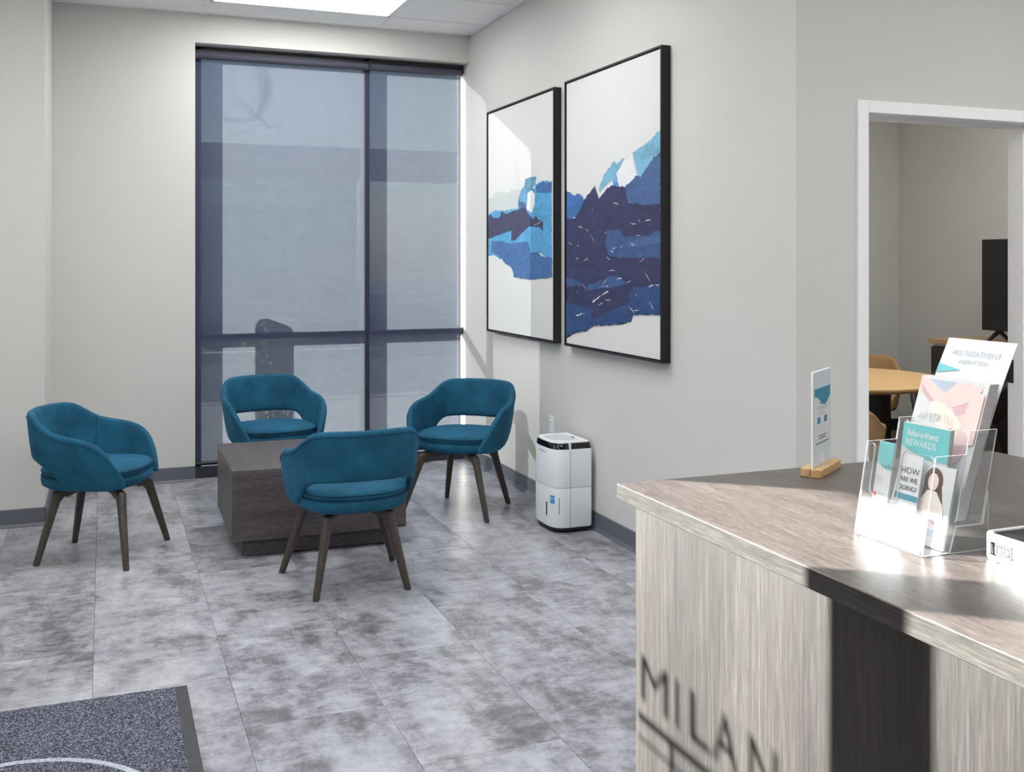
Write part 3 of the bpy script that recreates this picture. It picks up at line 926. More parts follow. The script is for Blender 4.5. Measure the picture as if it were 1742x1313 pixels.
def make_chair(name, label, cat, group, fab, pipe, wood):
    r = empty(name)
    tag(r, label, cat, group)
    SH = -.035                                   # the upholstered bucket sits back over the legs
    from_bm('shell', shell_bm(), fab, r, True, loc=(0, SH, 0))
    from_bm('seat_pan', stack([(.70, .366), (.90, .370), (.985, .384), (1.0, .402), (1.0, .420), (.985, .427)]), fab, r, True, auto=60, loc=(0, SH, 0))
    cu = from_bm('seat_cushion', stack([(.94, .428), (.97, .431), (.985, .440), (.985, .454), (.965, .463), (.90, .470), (.70, .475), (.35, .477), (.05, .478)]), fab, r, True, loc=(0, SH, 0))
    n = 48
    for z, sc in ((.4285, .988), (.4525, .990)):
        bm = bmesh.new()
        rings = []
        for k in range(n):
            x, y = seat_plan(k, n, sc)
            c = Vector((x, y, z)); o_ = Vector((x, y, 0)).normalized()
            rings.append([c + o_ * .0035 * math.cos(a) + Vector((0, 0, .0035 * math.sin(a))) for a in [2 * math.pi * j / 6 for j in range(6)]])
        vs = [[bm.verts.new(p) for p in rr] for rr in rings]
        for k in range(n):
            for j in range(6):
                bm.faces.new((vs[k][j], vs[k][(j + 1) % 6], vs[(k + 1) % n][(j + 1) % 6], vs[(k + 1) % n][j]))
        from_bm('piping', bm, pipe, cu, True)
    for t_, f in zip(TOPS, FEET):
        lg = from_bm('leg', leg_bm((*t_, .365), (*f, 0)), wood, r, True, auto=50)
    cyl('hub', (0, 0, .336), (0, 0, .367), .055, wood, r, n=20)
    # welt along the outer rim
    bm = bmesh.new()
    rings = []
    for i in range(65):
        u = -.93 + 1.86 * i / 64
        zt = float(smooth_interp(*ZT, abs(u))) - .024
        p = shell_pos(u, zt); q_ = shell_pos(u + .004, zt)
        tg = (q_ - p).normalized(); nn = Vector((tg.y, -tg.x, 0)).normalized()
        c = p + nn * .0182
        rings.append([c + nn * .0022 * math.cos(a) + Vector((0, 0, .0022 * math.sin(a))) for a in [2 * math.pi * j / 6 for j in range(6)]])
    loft(bm, rings)
    from_bm('rim_welt', bm, pipe, r, True, loc=(0, SH, 0))
    # seams where arms meet the back
    for s in (-1, 1):
        bm = bmesh.new()
        pts = []
        u = .45 * s
        zt, zb = float(smooth_interp(*ZT, abs(u))), float(smooth_interp(*ZB, abs(u)))
        prev = None
        for k in range(9):
            z = zb + .02 + (zt - zb - .03) * k / 8
            p = shell_pos(u, z); q_ = shell_pos(u + .01 * s, z)
            tg = (q_ - p).normalized(); nn = Vector((-tg.y, tg.x, 0)) * s
            a_ = [p + nn * .0188 + tg * .002, p + nn * .0206, p + nn * .0188 - tg * .002]
            row = [bm.verts.new(x) for x in a_]
            if prev:
                bm.faces.new((prev[0], prev[1], row[1], row[0])); bm.faces.new((prev[1], prev[2], row[2], row[1]))
            prev = row
        from_bm('seam', bm, pipe, r, True, loc=(0, SH, 0))
    return r

def face_to(o, x, y, fx, fy):
    o.location = (x, y, 0)
    o.rotation_euler = (0, 0, math.atan2(fy, fx) - math.pi / 2)

GCH = 'teal velvet barrel armchairs around the coffee table'
c4 = make_chair('armchair', 'teal velvet barrel armchair seen from behind, in front of the coffee table', 'chair', GCH, 'velvet', 'velvet_dark', 'woodlegs')
face_to(c4, 1.073, 4.80, -.02, 1)
for lab, x, y, fx, fy in (('teal velvet barrel armchair standing alone left of the coffee table by the plain wall', -.009, 5.687, .42, -.18),
                          ('teal velvet barrel armchair behind the coffee table against the wide blind, its legs hidden', .989, 6.58, .17, -.985),
                          ('teal velvet barrel armchair in the corner under the paintings, beside the dehumidifier', 2.0, 5.925, -.69, -.72)):
    c = copy_tree(c4); c['label'] = lab
    face_to(c, x, y, fx, fy)

# ------------------------------------------------------------------ coffee table
t = empty('coffee_table', (1.045, 5.72, 0), math.radians(-.8))
tag(t, 'charcoal wood grain block coffee table on a recessed plinth', 'table')
X0, X1, Y0, Y1 = -.445, .445, -.41, .41
box('top_panel', (X0, Y0, .425), (X1, Y1, .447), 'coffee_top', t, .0012, 1)
box('front_panel', (X0, Y0, .092), (X1, Y0 + .02, .4245), 'coffee_h', t, .001, 1)
box('back_panel', (X0, Y1 - .02, .092), (X1, Y1, .4245), 'coffee_h', t, .001, 1)
box('side_panel', (X0, Y0 + .0205, .092), (X0 + .02, Y1 - .0205, .4245), 'coffee_h', t, .001, 1)
box('side_panel', (X1 - .02, Y0 + .0205, .092), (X1, Y1 - .0205, .4245), 'coffee_h', t, .001, 1)
box('bottom_panel', (X0 + .02, Y0 + .02, .0925), (X1 - .02, Y1 - .02, .11), 'coffee_h', t)
box('plinth', (X0 + .055, Y0 + .05, .006), (X1 - .055, Y1 - .05, .092), 'coffee_h', t, .001, 1)
for x in (X0 + .07, X1 - .07):
    for y in (Y0 + .065, Y1 - .065):
        cyl('glide', (x, y, 0), (x, y, .007), .012, 'steel', t, n=12)

# ------------------------------------------------------------------ dehumidifier
def dplan(sc, n=40, yaw=0):
    """flat back against the wall (local +x), bowed front (local -x)"""
    pts = []
    D, Wd = .235, .33
    prof = [(0, -Wd / 2), (-.10, -Wd / 2)]
    pts = [(D / 2, -Wd / 2 + .012), (D / 2 - .012, -Wd / 2)]
    m = 22
    xs = D / 2 - .135
    pts.append((xs, -Wd / 2))
    for k in range(1, m):
        a = -math.pi / 2 - math.pi * k / m
        c, s = math.cos(a), math.sin(a)
        e = .62
        pts.append((xs - (D - .135) * abs(c) ** e, Wd / 2 * math.copysign(abs(s) ** e, s)))
    pts += [(xs, Wd / 2), (D / 2 - .012, Wd / 2), (D / 2, Wd / 2 - .012)]
    return [(x * sc, y * sc) for x, y in pts]
dh = empty('dehumidifier', (2.398, 5.345, 0))
tag(dh, 'white dehumidifier with black top band standing against the wall below the outlet', 'dehumidifier')
def dl(name, rings, mat, parent=dh, auto=35):
    bm = bmesh.new()
    loft(bm, [[(x, y, z) for x, y in dplan(sc)] for sc, z in rings])
    return from_bm(name, bm, mat, parent, True, auto=auto)
dl('base', [(.93, .012), (.95, .03)], 'black')
dl('water_tank', [(.985, .030), (1.0, .040), (1.0, .244), (.996, .2465)], 'whiteplastic')
body = dl('body', [(.996, .2490), (1.0, .252), (1.0, .452), (.985, .458)], 'whiteplastic')
dl('control_band', [(.975, .458), (.975, .462), (.93, .488), (.92, .490)], 'blackgloss')
top = dl('top_grille', [(.90, .488), (.90, .493), (.88, .497)], 'whiteplastic')
for k in range(9):
    x = -.075 + k * .016
    box('vent_slot', (x, -.105 + .006 * abs(k - 6), .4965), (x + .005, .105 - .006 * abs(k - 6), .4978), 'greyplastic', top)
box('handle_recess', (.055, -.03, .4965), (.075, .0, .4980), 'black', top, .0004, 1)
pts = dplan(1.002)
# near side face: seam between the front and rear casings, and white pillar across the band
boxes('casing_seam', [((-.0185, -.1664, .034), (-.0165, -.1648, .452))], 'greyplastic', body)
box('band_divider', (-.024, -.163, .456), (-.012, -.146, .4905), 'whiteplastic', body, .001, 1)
def on_front(k0, k1, z0, z1, mat, name, parent):
    a, b = Vector((*pts[k0], 0)), Vector((*pts[k1], 0))
    nn = Vector((a.y - b.y, b.x - a.x, 0)).normalized()
    if nn.dot(a) < 0: nn = -nn
    a, b = a + nn * .0004, b + nn * .0004
    return prism(name, [a + Vector((0, 0, z0)), b + Vector((0, 0, z0)), b + Vector((0, 0, z1)), a + Vector((0, 0, z1))], nn * .0008, mat, parent)
def fpt(k):
    i = int(k)
    return Vector((*pts[i], 0)).lerp(Vector((*pts[i + 1], 0)), k - i)
def on_front(k0, k1, z0, z1, mat, name, parent):
    ks = [k0] + [k for k in range(int(k0) + 1, int(math.ceil(k1)))] + [k1]
    bm = bmesh.new()
    rows = []
    for k in ks:
        a, b = fpt(max(k - .2, 2)), fpt(k + .2)
        nn = Vector((a.y - b.y, b.x - a.x, 0)).normalized()
        if nn.dot(fpt(k)) < 0: nn = -nn
        p = fpt(k)
        rows.append([bm.verts.new(p + nn * d + Vector((0, 0, z))) for d, z in ((.0004, z0), (.0014, z0), (.0014, z1), (.0004, z1))])
    for r0, r1 in zip(rows, rows[1:]):
        for j in range(4):
            bm.faces.new((r0[j], r0[(j + 1) % 4], r1[(j + 1) % 4], r1[j]))
    bm.faces.new(rows[0]); bm.faces.new(rows[-1][::-1])
    return from_bm(name, bm, mat, parent)
on_front(7.5, 9.6, .160, .205, 'sticker_blue', 'blue_sticker', body)
on_front(7.9, 9.2, .180, .196, 'whiteplastic', 'sticker_mark', body)
on_front(11.2, 11.6, .085, .160, 'inkdark', 'level_window', dh)
on_front(5.2, 5.6, .105, .195, 'greyplastic', 'grip_line', dh)
on_front(16, 17, .385, .420, 'sticker_yellow', 'yellow_sticker', body)
on_front(12.0, 13.8, .432, .437, 'greyplastic', 'lettering_line', body)
on_front(11.6, 12.0, .408, .424, 'trimwhite', 'sticker_mark', body)
on_front(12.2, 12.5, .408, .424, 'trimwhite', 'sticker_mark', body)
for k in range(3):
    on_front(7.6, 7.9, .464 + .006 * k, .467 + .006 * k, 'whiteplastic', 'indicator', dh)
for x, y in ((-.085, -.1), (.09, -.13), (-.085, .1), (.09, .13)):
    cyl('caster', (x - .008, y, .0125), (x + .008, y, .0125), .0125, 'black', dh, n=16)
cyl('drain_cap', (.1176, -.10, .115), (.124, -.10, .115), .01, 'whiteplastic', dh, n=14)

# ------------------------------------------------------------------ floor mat by the entrance
t = empty('floor_mat', (-.60, 3.0, 0)); tag(t, 'dark speckled entrance mat with rubber edge and a pale curved line', 'mat')
ox, oy = -.60, 3.0
def bevel_strip(name, x0, x1, y0, y1, mat):
    return box(name, (x0 - ox, y0 - oy, .0003), (x1 - ox, y1 - oy, .0055), mat, t, .002, 2)
RX, RYF, LX, RYN = .272, 3.815, -1.45, 1.9
bevel_strip('rubber_edge', RX - .042, RX, RYN, RYF, 'rubber')
bevel_strip('rubber_edge', LX, LX + .042, RYN, RYF, 'rubber')
bevel_strip('rubber_edge', LX + .042, RX - .042, RYF - .008, RYF, 'rubber')
bevel_strip('rubber_edge', LX + .042, RX - .042, RYN, RYN + .008, 'rubber')
pl = box('pile', (LX + .04 - ox, RYN + .007 - oy, .0005), (RX - .04 - ox, RYF - .007 - oy, .0085), 'pile', t, .002, 2)
def circ3(a, b, c):
    ax, ay = a; bx, by = b; cx, cy = c
    d = 2 * (ax * (by - cy) + bx * (cy - ay) + cx * (ay - by))
    ux = ((ax**2 + ay**2) * (by - cy) + (bx**2 + by**2) * (cy - ay) + (cx**2 + cy**2) * (ay - by)) / d
    uy = ((ax**2 + ay**2) * (cx - bx) + (bx**2 + by**2) * (ax - cx) + (cx**2 + cy**2) * (bx - ax)) / d
    return ux, uy, math.hypot(ax - ux, ay - uy)
ux, uy, rr = circ3((-.284, 3.402), (-.108, 3.371), (.062, 3.243))
rp = [(ux - ox + (rr + .011) * math.cos(a), uy - oy + (rr + .011) * math.sin(a), .0083) for a in [2 * math.pi * k / 72 for k in range(73)]]
rq = [(ux - ox + (rr - .011) * math.cos(a), uy - oy + (rr - .011) * math.sin(a), .0083) for a in [2 * math.pi * k / 72 for k in range(73)]]
bm = bmesh.new()
for k in range(72):
    bm.faces.new([bm.verts.new(Vector(p) + Vector((0, 0, .0007))) for p in (rp[k], rp[k + 1], rq[k + 1], rq[k])])
bmesh.ops.remove_doubles(bm, verts=bm.verts[:], dist=1e-5)
from_bm('printed_ring', bm, 'pile_light', pl)

# ------------------------------------------------------------------ reception desk
ZD = 1.07
t = empty('reception_desk', (0.0, 0.0, 0)); tag(t, 'reception desk in grey taupe wood grain laminate with a thick overhanging top', 'desk')
bm = bmesh.new()
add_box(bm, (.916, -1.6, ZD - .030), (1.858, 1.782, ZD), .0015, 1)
ct = from_bm('counter_top', bm, ['desk_top', 'desk_edge_shaded'], t)
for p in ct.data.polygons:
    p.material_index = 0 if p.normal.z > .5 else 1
box('front_panel', (.940, -1.58, .0), (.960, 1.750, ZD - .0305), 'desk_front_shaded', t, .001, 1)
box('end_panel', (.9605, 1.730, .0), (1.838, 1.750, ZD - .0305), 'desk_front_shaded', t, .001, 1)
box('back_panel', (1.818, -1.58, .0), (1.838, 1.7295, ZD - .0305), 'desk_front_shaded', t, .001, 1)
box('end_panel', (.9605, -1.58, 0), (1.8175, -1.56, ZD - .0305), 'desk_front_shaded', t, .001, 1)

# small sign in a wooden block
t = empty('counter_sign', (1.352, 1.729, ZD), math.atan2(.088, .123))
tag(t, 'slim frosted acrylic sign standing in a small oak block on the desk', 'sign')
bm = bmesh.new()
add_box(bm, (-.068, -.021, 0), (.068, -.0022, .0165), .0015, 2)
add_box(bm, (-.068, .0022, 0), (.068, .021, .0165), .0015, 2)
add_box(bm, (-.0678, -.0025, 0.0002), (.0678, .0025, .004))
from_bm('wooden_block', bm, 'blockwood', t)
bm = bmesh.new(); add_box(bm, (-.060, -.0018, .004), (.060, .0018, .206))
sp = from_bm('acrylic_panel', bm, ['frosted', 'acrylic_edge'], t)
for p in sp.data.polygons:
    p.material_index = 1 if abs(p.normal.y) < .5 else 0
pr = box('printed_card', (-.052, -.0024, .055), (.055, -.0019, .172), 'paper', t)
yy = -.0025
hd = [(-.052, yy, .172), (.055, yy, .172)] + [(.055 - .107 * k / 14, yy, .150 + .012 * math.sin(k / 14 * 5.2 + 2.9) - .006 * (k / 14)) for k in range(15)]
prism('wave_header', hd, (0, -.0003, 0), 'tealdeep', pr)
X3, Z3 = (1, 0, 0), (0, 0, 1)
for z, wd, h, m in ((.139, .030, .0035, 'inkgrey'), (.128, .068, .0085, 'inkpale'), (.118, .030, .004, 'inkpale')):
    boxes('print_line', [((-wd / 2 + .002, yy - .0002, z), (wd / 2 + .002, yy, z + h))], m, pr)
for x in (-.024, .022):
    box('print_icon', (x - .009, yy - .0002, .100), (x + .011, yy, .113), 'tealdeep', pr)
for z, wd in ((.074, .052), (.069, .046), (.060, .085)):
    box('print_line', (-wd / 2 + .002, yy - .0002, z), (wd / 2 + .002, yy, z + .0022), 'inkgrey', pr)
box('pale_mark', (-.010, -.0022, .022), (.012, -.0018, .042), 'paper', t, .0001, 1)

# brochure holder of clear acrylic
t = empty('brochure_holder', (0, 0, 0)); tag(t, 'clear acrylic tiered brochure holder standing on the desk', 'holder')
AC = ['acrylic', 'acrylic_edge']
YN, YF = 1.180, 1.322
fx = lambda z: 1.099 + .178 * (z - ZD)          # front sheet
bx = lambda z: 1.162 + .190 * (z - 1.111)       # front of the upper tier
kx = lambda z: 1.211 + .222 * (z - 1.111)       # back sheet
for y in (YN - .0025, YF):
    prism('side_sheet', [(fx(1.0715), y, 1.0715), (1.150, y, 1.0715), (bx(1.109), y, 1.109), (kx(1.109), y, 1.109), (kx(1.247), y, 1.247),
                         (bx(1.247) , y, 1.247), (bx(1.213), y, 1.213), (fx(1.213), y, 1.213)], (0, .0025, 0), AC, t, True)
def rounded(poly, r, n=4):
    out = []
    m = len(poly)
    for i in range(m):
        p, a, b = Vector(poly[i]), Vector(poly[i - 1]), Vector(poly[(i + 1) % m])
        da, db = (a - p), (b - p)
        rr_ = min(r, da.length * .45, db.length * .45)
        s, e = p + da.normalized() * rr_, p + db.normalized() * rr_
        for k in range(n + 1):
            q_ = k / n
            out.append(s * (1 - q_)**2 + p * 2 * q_ * (1 - q_) + e * q_**2)
    return out
def front_sheet(fn, z0, z1, zc, ya, yb, name):
    poly = rounded([(YN, z0), (YN, z1), (ya, z1), (ya, zc), (yb, zc), (yb, z1), (YF, z1), (YF, z0)], .012)
    prism(name, [(fn(p.y), p.x, p.y) for p in poly], (.0025, 0, -.0005), AC, t, True)
front_sheet(fx, 1.072, 1.212, 1.135, 1.245, 1.306, 'front_sheet')
front_sheet(bx, 1.111, 1.246, 1.172, 1.222, 1.302, 'front_sheet')
prism('back_sheet', [(kx(1.111), YN, 1.111), (kx(1.246), YN, 1.246), (kx(1.246), YF, 1.246), (kx(1.111), YF, 1.111)], (.0025, 0, -.0005), AC, t, True)
prism('divider_sheet', [(1.150, YN, 1.072), (bx(1.111), YN, 1.111), (bx(1.111), YF, 1.111), (1.150, YF, 1.072)], (.002, 0, -.0008), AC, t, True)
box('floor_sheet', (fx(1.072), YN, 1.0702), (1.150, YF, 1.0725), 'acrylic', t)
box('floor_sheet', (bx(1.109), YN, 1.109), (kx(1.109), YF, 1.1112), 'acrylic', t)
for y in (YN - .0025, YF):
    prism('stand_sheet', [(1.150, y, 1.0702), (1.226, y, 1.0702), (1.223, y, 1.158), (kx(1.109) + .003, y, 1.108), (bx(1.109), y, 1.108)], (0, .0025, 0), AC, t, True)

def sheet(name, base, slope, y0, y1, z0, z1, th, label, cat='brochure', mats=('paper', 'paperedge'), curl=0.0, n=1):
    """leaning stack of paper; returns (empty, fn) with fn(u, v) -> point on the front face (u 0 far..1 near, v 0 bottom..1 top)"""
    e = empty(name, (base, (y0 + y1) / 2, z0)); tag(e, label, cat)
    H, Wd = z1 - z0, y1 - y0
    def fn(u, v, off=0.0):
        return Vector((slope * H * v + curl * v * v - off, Wd / 2 - u * Wd, H * v))
    bm = bmesh.new()
    rows = []
    for i in range(n + 1):
        v = i / n
        a, b = fn(0, v), fn(1, v)
        back = Vector((th, 0, 0))
        rows.append([bm.verts.new(p) for p in (a, b, b + back, a + back)])
    for r0, r1 in zip(rows, rows[1:]):
        for k in range(4):
            f = bm.faces.new((r0[k], r0[(k + 1) % 4], r1[(k + 1) % 4], r1[k]))
            f.material_index = 1 if k in (1, 3) else 0
    bm.faces.new(rows[0][::-1]).material_index = 1
    bm.faces.new(rows[-1]).material_index = 1
    from_bm('sheet', bm, list(mats), e)
    return e, fn
def patch(e, fn, uv, mat, name='print', off=.0003, n=1):
    poly = [fn(u, v, off) for u, v in uv]
    return prism(name, poly, (-.0002, 0, 0), mat, e)
def words(e, fn, s, u, v, size, mat, name='lettering', off=.0006, width=None, bold=0.0, align='LEFT'):
    o0 = fn(u, v, off)
    yd = (fn(u, min(1, v + .05)) - fn(u, v)).normalized()
    return text_mesh(name, s, size, mat, e, o0, (0, -1, 0), yd, .0001, align, bold, width)
def blob(cu, cv, ru, rv, rot=0, n=18, e=1.0):
    out = []
    for k in range(n):
        a = 2 * math.pi * k / n
        x, y = ru * math.cos(a), rv * math.sin(a)
        out.append((min(.995, max(.005, cu + x * math.cos(rot) - y * math.sin(rot))), min(.995, max(.005, cv + x * math.sin(rot) + y * math.cos(rot)))))
    return out

# tall curled sheet at the back
e, fn = sheet('leaflet', 1.196, .22, 1.188, 1.326, 1.112, 1.372, .0007, 'tall curled white sheet with a small teal triangle, rearmost in the brochure holder', curl=.040, n=10)
words(e, fn, 'PRE-TREATMENT', .5, .90, .0135, 'inkpale', align='CENTER', width=.098)
words(e, fn, 'INSTRUCTION', .5, .855, .010, 'inkpale', align='CENTER', width=.058)
patch(e, fn, [(.005, .845), (.36, .815), (.005, .79)], 'tealprint', off=.0012)
words(e, fn, 'please read before your visit', .45, .735, .0045, 'inkpale', align='CENTER', width=.075)

# stack of leaflets printed with clasped hands
e, fn = sheet('leaflet', 1.172, .33, 1.188, 1.326, 1.113, 1.312, .018, 'thick stack of leaflets printed with pale pink clasped hands in the upper tier')
patch(e, fn, [(.01, .985), (.75, .985), (.99, .90), (.99, .60), (.7, .62), (.45, .78), (.01, .90)], 'skin_a', off=.0003)
patch(e, fn, [(.05, .985), (.55, .985), (.42, .90), (.20, .93)], 'bluegrey', off=.0006)
patch(e, fn, blob(.34, .83, .33, .065, -.35), 'skin_b', off=.0006)
patch(e, fn, blob(.74, .83, .22, .07, .3), 'skin_b', off=.0009)
patch(e, fn, blob(.72, .885, .22, .05, .35), 'skin_a', off=.0012)
patch(e, fn, blob(.30, .87, .34, .05, -.38), 'skin_a', off=.0012)
patch(e, fn, blob(.55, .68, .34, .09, -.35), 'skin_c', off=.0015)
patch(e, fn, [(.72, .52), (.98, .55), (.98, .92), (.80, .93)], 'skin_a', off=.0018)
for k in range(3):
    patch(e, fn, blob(.50 + .06 * k, .70 - .012 * k, .012, .045, .55), 'skin_a', off=.0021)
patch(e, fn, [(.01, .60), (.30, .62), (.55, .50), (.60, .40), (.01, .42)], 'bluegrey', off=.0006)
patch(e, fn, blob(.72, .45, .2, .08, .5), 'skin_b', off=.0015)
words(e, fn, 'AFTER', .10, .675, .016, 'inkpale', off=.0025, width=.050)

# turquoise headed leaflets
def refer(y0, y1, base, z1, th, label, letters=True, sl=.14):
    e, fn = sheet('leaflet', base, sl, y0, y1, 1.0735, z1, th, label)
    patch(e, fn, [(.004, .998), (.998, .998), (.998, .70), (.55, .71), (.25, .745), (.004, .79)], 'tealprint')
    if letters:
        words(e, fn, 'Refer-a-friend', .10, .885, .0150, 'paper', width=.064, bold=.00015)
        words(e, fn, 'REWARDS', .09, .80, .0150, 'paper', width=.062)
        words(e, fn, 'EXPERIENCE', .06, .64, .007, 'inkgrey', width=.05)
    else:
        words(e, fn, 'refer', .35, .72, .009, 'inkgrey', width=.03)
    for v in (.62, .585, .55):
        patch(e, fn, [(.06, v), (.5, v), (.5, v - .012), (.06, v - .012)], 'inkpale')
    for v in (.44, .33):
        patch(e, fn, [(.05, v), (.22, v), (.22, v - .085), (.05, v - .085)], 'orange_red')
        patch(e, fn, [(.30, v), (.75, v), (.75, v - .012), (.30, v - .012)], 'inkpale')
    return e
refer(1.208, 1.306, 1.158, 1.243, .007, 'turquoise headed refer-a-friend rewards leaflets in the lower tier')
refer(1.285, 1.3185, 1.120, 1.213, .002, 'narrow shaded card with red squares at the far left of the holder', False, .18)

# how are we doing card
e, fn = sheet('card', 1.1330, .20, 1.238, 1.286, 1.0735, 1.199, .0012, 'white feedback card reading how are we doing, in front of the turquoise leaflets', 'card')
words(e, fn, 'HOW', .12, .775, .0140, 'inkgrey', width=.037)
words(e, fn, 'ARE WE', .11, .675, .0105, 'inkdark', width=.037)
words(e, fn, 'DOING?', .11, .575, .0105, 'inkdark', width=.037)
patch(e, fn, [(.0, .53), (1.0, .53), (1.0, .46), (0, .46)], 'tealdeep')
# leaflets with a woman
e, fn = sheet('leaflet', 1.1400, .24, 1.1825, 1.262, 1.0735, 1.190, .004, 'white leaflets printed with a seated woman, near front corner of the holder')
patch(e, fn, blob(.50, .80, .23, .17), 'hairprint', off=.0003)
patch(e, fn, [(.30, .80), (.70, .80), (.80, .55), (.25, .55)], 'hairprint', off=.0003)
patch(e, fn, blob(.50, .79, .13, .11), 'skin_a', off=.0006)
patch(e, fn, [(.40, .68), (.62, .68), (.85, .50), (.90, .22), (.10, .22), (.20, .50)], 'skin_c', off=.0009)
patch(e, fn, blob(.5, .36, .36, .05, -.2), 'skin_b', off=.0012)
patch(e, fn, [(.0, .20), (1, .20), (1, .12), (0, .12)], 'bluegrey', off=.0006)
# business cards
e, fn = sheet('business_card', 1.1030, .24, 1.232, 1.316, 1.0735, 1.124, .004, 'small stack of white business cards lying in the front pocket', 'card')
words(e, fn, 'appointments', .18, .80, .0045, 'inkgrey', width=.028)

# white device with a dark top
t = empty('card_terminal', (1.262, 1.055, ZD)); tag(t, 'white rounded box with a dark glossy top beside the brochure holder', 'device')
def rrect(x0, x1, y0, y1, r, n=8):
    out = []
    for cx, cy, a0 in ((x1 - r, y1 - r, 0), (x0 + r, y1 - r, 90), (x0 + r, y0 + r, 180), (x1 - r, y0 + r, 270)):
        for k in range(n + 1):
            a = math.radians(a0 + 90 * k / n)
            out.append((cx + r * math.cos(a), cy + r * math.sin(a)))
    return out
def rl(name, rings, mat, parent):
    bm = bmesh.new()
    loft(bm, [[(x, y, z) for x, y in rrect(-.085 + i, .085 - i, -.09 + i, .09 - i, .016)] for i, z in rings])
    return from_bm(name, bm, mat, parent, True, auto=30)
tb = rl('case', [(.003, 0.0002), (.0005, .003), (0, .006), (0, .0375), (.001, .0395), (.003, .040), (.0055, .0395), (.0065, .0365)], 'whiteplastic', t)
rl('dark_top', [(.0068, .0355), (.0068, .0378), (.009, .0383)], 'blackgloss', t)
fr = boxes('logo', [((-.0856, .036, .010), (-.0849, .0745, .0118)), ((-.0856, .036, .0262), (-.0849, .0745, .028)),
               ((-.0856, .036, .010), (-.0849, .0375, .028)), ((-.0856, .067, .010), (-.0849, .0745, .028))], 'inkdark', tb)
text_mesh('logo_lettering', 'TTCi', .018, 'inkdark', tb, (-.0852, .0665, .0128), (0, -1, 0), (0, 0, 1), .0004, width=.027, bold=.0006)

# ------------------------------------------------------------------ office behind the doorway
t = empty('round_table', (4.42, 5.50, .004)); tag(t, 'round honey wood table on a dark drum base seen through the doorway', 'table')
bm = bmesh.new()
R = .682
loft(bm, [[(r * math.cos(2 * math.pi * k / 72), r * math.sin(2 * math.pi * k / 72), z) for k in range(72)] for r, z in ((R - .05, .700), (R - .012, .712), (R, .722), (R, .733), (R - .004, .736))])
from_bm('tabletop', bm, ['tabletop'], t, True, auto=35)
cyl('drum_base', (0, 0, .012), (0, 0, .700), .335, 'darkdrum', t, n=40)
cyl('foot_ring', (0, 0, 0), (0, 0, .0125), .35, 'darkdrum', t, n=40)
GO = 'chairs round the office table'
oc = make_chair('office_chair', 'tan leather barrel chair in front of the dark base of the office table', 'chair', GO, 'tan', 'tan', 'woodlegs')
oc.location = (3.58, 4.55, .004); oc.rotation_euler = (0, 0, math.atan2(.95, .84) - math.pi / 2)
for ch in oc.children:
    pass
c = copy_tree(oc); c['label'] = 'tan barrel chair on the far side of the round office table, only its top showing'
c.location = (5.36, 6.40, .004); c.rotation_euler = (0, 0, math.atan2(-1, -1) - math.pi / 2)
c = make_chair('office_chair', 'dark brown barrel chair mostly hidden behind the round office table', 'chair', GO, 'brown', 'brown', 'woodlegs')
c.location = (5.58, 5.62, .004); c.rotation_euler = (0, 0, math.atan2(-.35, -1) - math.pi / 2)

t = empty('console_cabinet', (6.215, 5.36, .004)); tag(t, 'dark wood cabinet with a light oak top under the television in the office', 'cabinet')
hx, hy = .265, .96
box('oak_top', (-hx, -hy, .851), (hx, hy, .885), 'lightwood', t, .002, 1)
boxes('carcass', [((-hx + .035, -hy + .012, .06), (hx - .002, hy - .012, .826))], 'console_dark', t)
boxes('light_rail', [((-hx + .030, -hy + .03, .832), (hx - .02, hy - .03, .8505))], 'trimwhite', t)
box('toe_kick', (-hx + .06, -hy + .04, 0), (hx - .03, hy - .04, .06), 'black', t)
for k in range(4):
    ya = -hy + .014 + k * (2 * hy - .028) / 4
    dd = box('door', (-hx + .016, ya + .003, .065), (-hx + .0345, ya + (2 * hy - .028) / 4 - .003, .822), 'console_dark', t, .001, 1)
    box('handle', (-hx + .008, ya + .40 if k % 2 == 0 else ya + .04, .55), (-hx + .016, ya + .412 if k % 2 == 0 else ya + .052, .70), 'steel', dd)
t = empty('television', (6.20, 5.405, .889)); tag(t, 'black flat television on two splayed feet on the office cabinet', 'television')
box('case', (-.012, -.615, .078), (.03, .615, .762), 'black', t, .004, 2)
box('screen', (-.0135, -.607, .092), (-.0115, .607, .754), 'blackgloss', t)
for y in (-.47, .47):
    prism('foot', [(-.115, y - .012, 0.0003), (-.095, y - .012, 0.0003), (.008, y - .012, .062), (.105, y - .012, .0003), (.125, y - .012, .0003), (.022, y - .012, .085), (-.006, y - .012, .085)], (0, .024, 0), 'black', t)

# ------------------------------------------------------------------ outside the window
ow = box('sidewalk', (-9, 7.62, -.16), (14, 11.2, -.02), 'concrete'); tag(ow, kind='structure'); ow.name = 'ground_sidewalk'
ob = box('ground_kerb', (-14, 11.2, -.20), (20, 11.4, -.01), 'concrete'); tag(ob, kind='structure')
og = box('ground_asphalt', (-40, 11.4, -.30), (60, 80, -.17), 'asphalt'); tag(og, kind='structure')
ob = box('ground_far_kerb', (-30, 17.6, -.17), (50, 18.0, -.04), 'concrete'); tag(ob, kind='structure')
og = box('ground_entry', (-14, -9, -.20), (-1.8, 7.6, -.04), 'concrete'); tag(og, kind='structure')

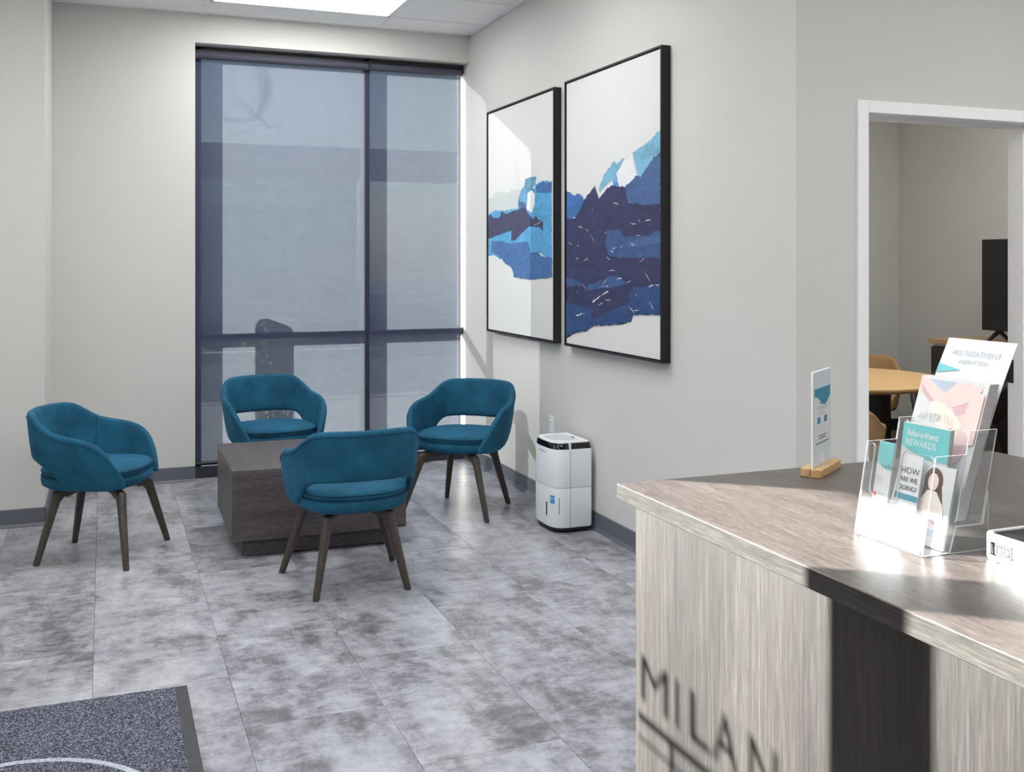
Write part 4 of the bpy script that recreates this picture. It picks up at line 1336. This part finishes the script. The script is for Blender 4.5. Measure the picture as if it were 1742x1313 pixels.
t = empty('far_building', (0, 30, -.17)); tag(t, 'pale building with large windows across the lot, seen through the blind', 'building')
box('wall', (-10, 0, 0), (6.9, 9, 4.0), 'farwall', t)
box('parapet', (-10.2, -.2, 4.0), (7.0, 9, 4.25), 'farroof', t)
for x0, x1, z0, z1 in ((2.45, 4.65, 3.2, 3.95), (4.85, 5.4, 3.2, 3.95), (3.2, 3.85, 1.35, 2.95), (3.95, 4.65, 1.35, 2.95), (4.85, 5.4, 2.3, 2.75), (4.85, 5.4, 1.3, 2.1), (-1.2, .7, 1.1, 2.9)):
    f = box('window', (x0, -.06, z0), (x1, 0, z1), 'farlight', t)
    box('pane', (x0 + .07, -.07, z0 + .07), (x1 - .07, -.055, z1 - .07), 'farlight', f)
t = empty('canopy', (8, 44, -.17)); tag(t, 'long flat canopy on posts far beyond the window', 'canopy')
box('deck', (-16, 0, 5.5), (20, 6, 6.45), 'farroof', t)
for x in (1.5, 12):
    box('post', (x, 2, 0), (x + .5, 2.5, 5.5), 'concrete', t)

def car(x, y, label):
    c = empty('car', (x, y, -.17)); tag(c, label, 'car')
    prof = [(-2.2, .28), (-2.25, .62), (-2.1, .82), (-1.45, .92), (-.75, 1.38), (.55, 1.42), (1.35, .98), (2.1, .86), (2.25, .6), (2.2, .28)]
    bm = bmesh.new(); add_prism(bm, [(px, -.85, pz) for px, pz in prof], (0, 1.7, 0))
    bmesh.ops.bevel(bm, geom=[e for e in bm.edges if abs(e.calc_face_angle(0)) > 1.2], offset=.06, segments=2, affect='EDGES')
    from_bm('body', bm, 'carpaint', c, True, auto=30)
    for s in (-.856, .846):
        prism('side_window', [(-1.25, s, .95), (-.7, s, 1.3), (.45, s, 1.34), (1.05, s, 1.0)], (0, .01, 0), 'blackgloss', c)
    for wx in (-1.4, 1.4):
        for s in (-.87, .67):
            cyl('wheel', (wx, s, .32), (wx, s + .2, .32), .32, 'tyre', c, n=22)
car(3.3, 20.5, 'dark parked car beyond the window, faint through the blind')

rb = random.Random(5)
def bush(x, y, h, r, label, n=900):
    b = empty('bush', (x, y, -.02)); tag(b, label, 'bush', 'bushes outside')
    bm = bmesh.new()
    for k in range(5):
        a = 2 * math.pi * k / 5
        add_cyl(bm, (.02 * math.cos(a), .02 * math.sin(a), 0), (r * .6 * math.cos(a), r * .6 * math.sin(a), h * .8), .012, .005, 6)
    from_bm('stem', bm, 'bark', b)
    bm = bmesh.new()
    for k in range(n):
        d = Vector((rb.gauss(0, 1), rb.gauss(0, 1), rb.gauss(0, 1))).normalized() * (rb.random() ** .35)
        p = Vector((d.x * r, d.y * r, h * .56 + d.z * h * .44))
        u = Vector((rb.uniform(-1, 1), rb.uniform(-1, 1), rb.uniform(-1, 1))).normalized()
        v = u.orthogonal().normalized()
        L = rb.uniform(.03, .055)
        vs = [bm.verts.new(p + q_) for q_ in (-u * L, v * L * .45, u * L, -v * L * .45)]
        bm.faces.new(vs)
    o = from_bm('leaves', bm, 'leaf', b); o['kind'] = 'stuff'
bush(1.36, 8.9, 1.05, .34, 'leafy green bush on the sidewalk outside, seen behind the blind')
t = empty('litter_bin', (.44, 8.03, -.02)); tag(t, 'narrow dark round topped litter bin outside against the wall, shadowing the blind', 'bin')
prof = [(-.075 , 0), (-.075, 1.26)] + [(.0 - .075 * math.cos(a) * 1.0, 1.27 + .085 * math.sin(a) * (1 if a < 1.2 else .9)) for a in [math.pi * k / 12 for k in range(13)]] + [(.075, 0)]
prism('casing', [(x, -.05, z) for x, z in prof], (0, .10, 0), 'bin', t)
box('opening_flap', (-.05, -.055, 1.02), (.05, -.049, 1.14), 'black', t)
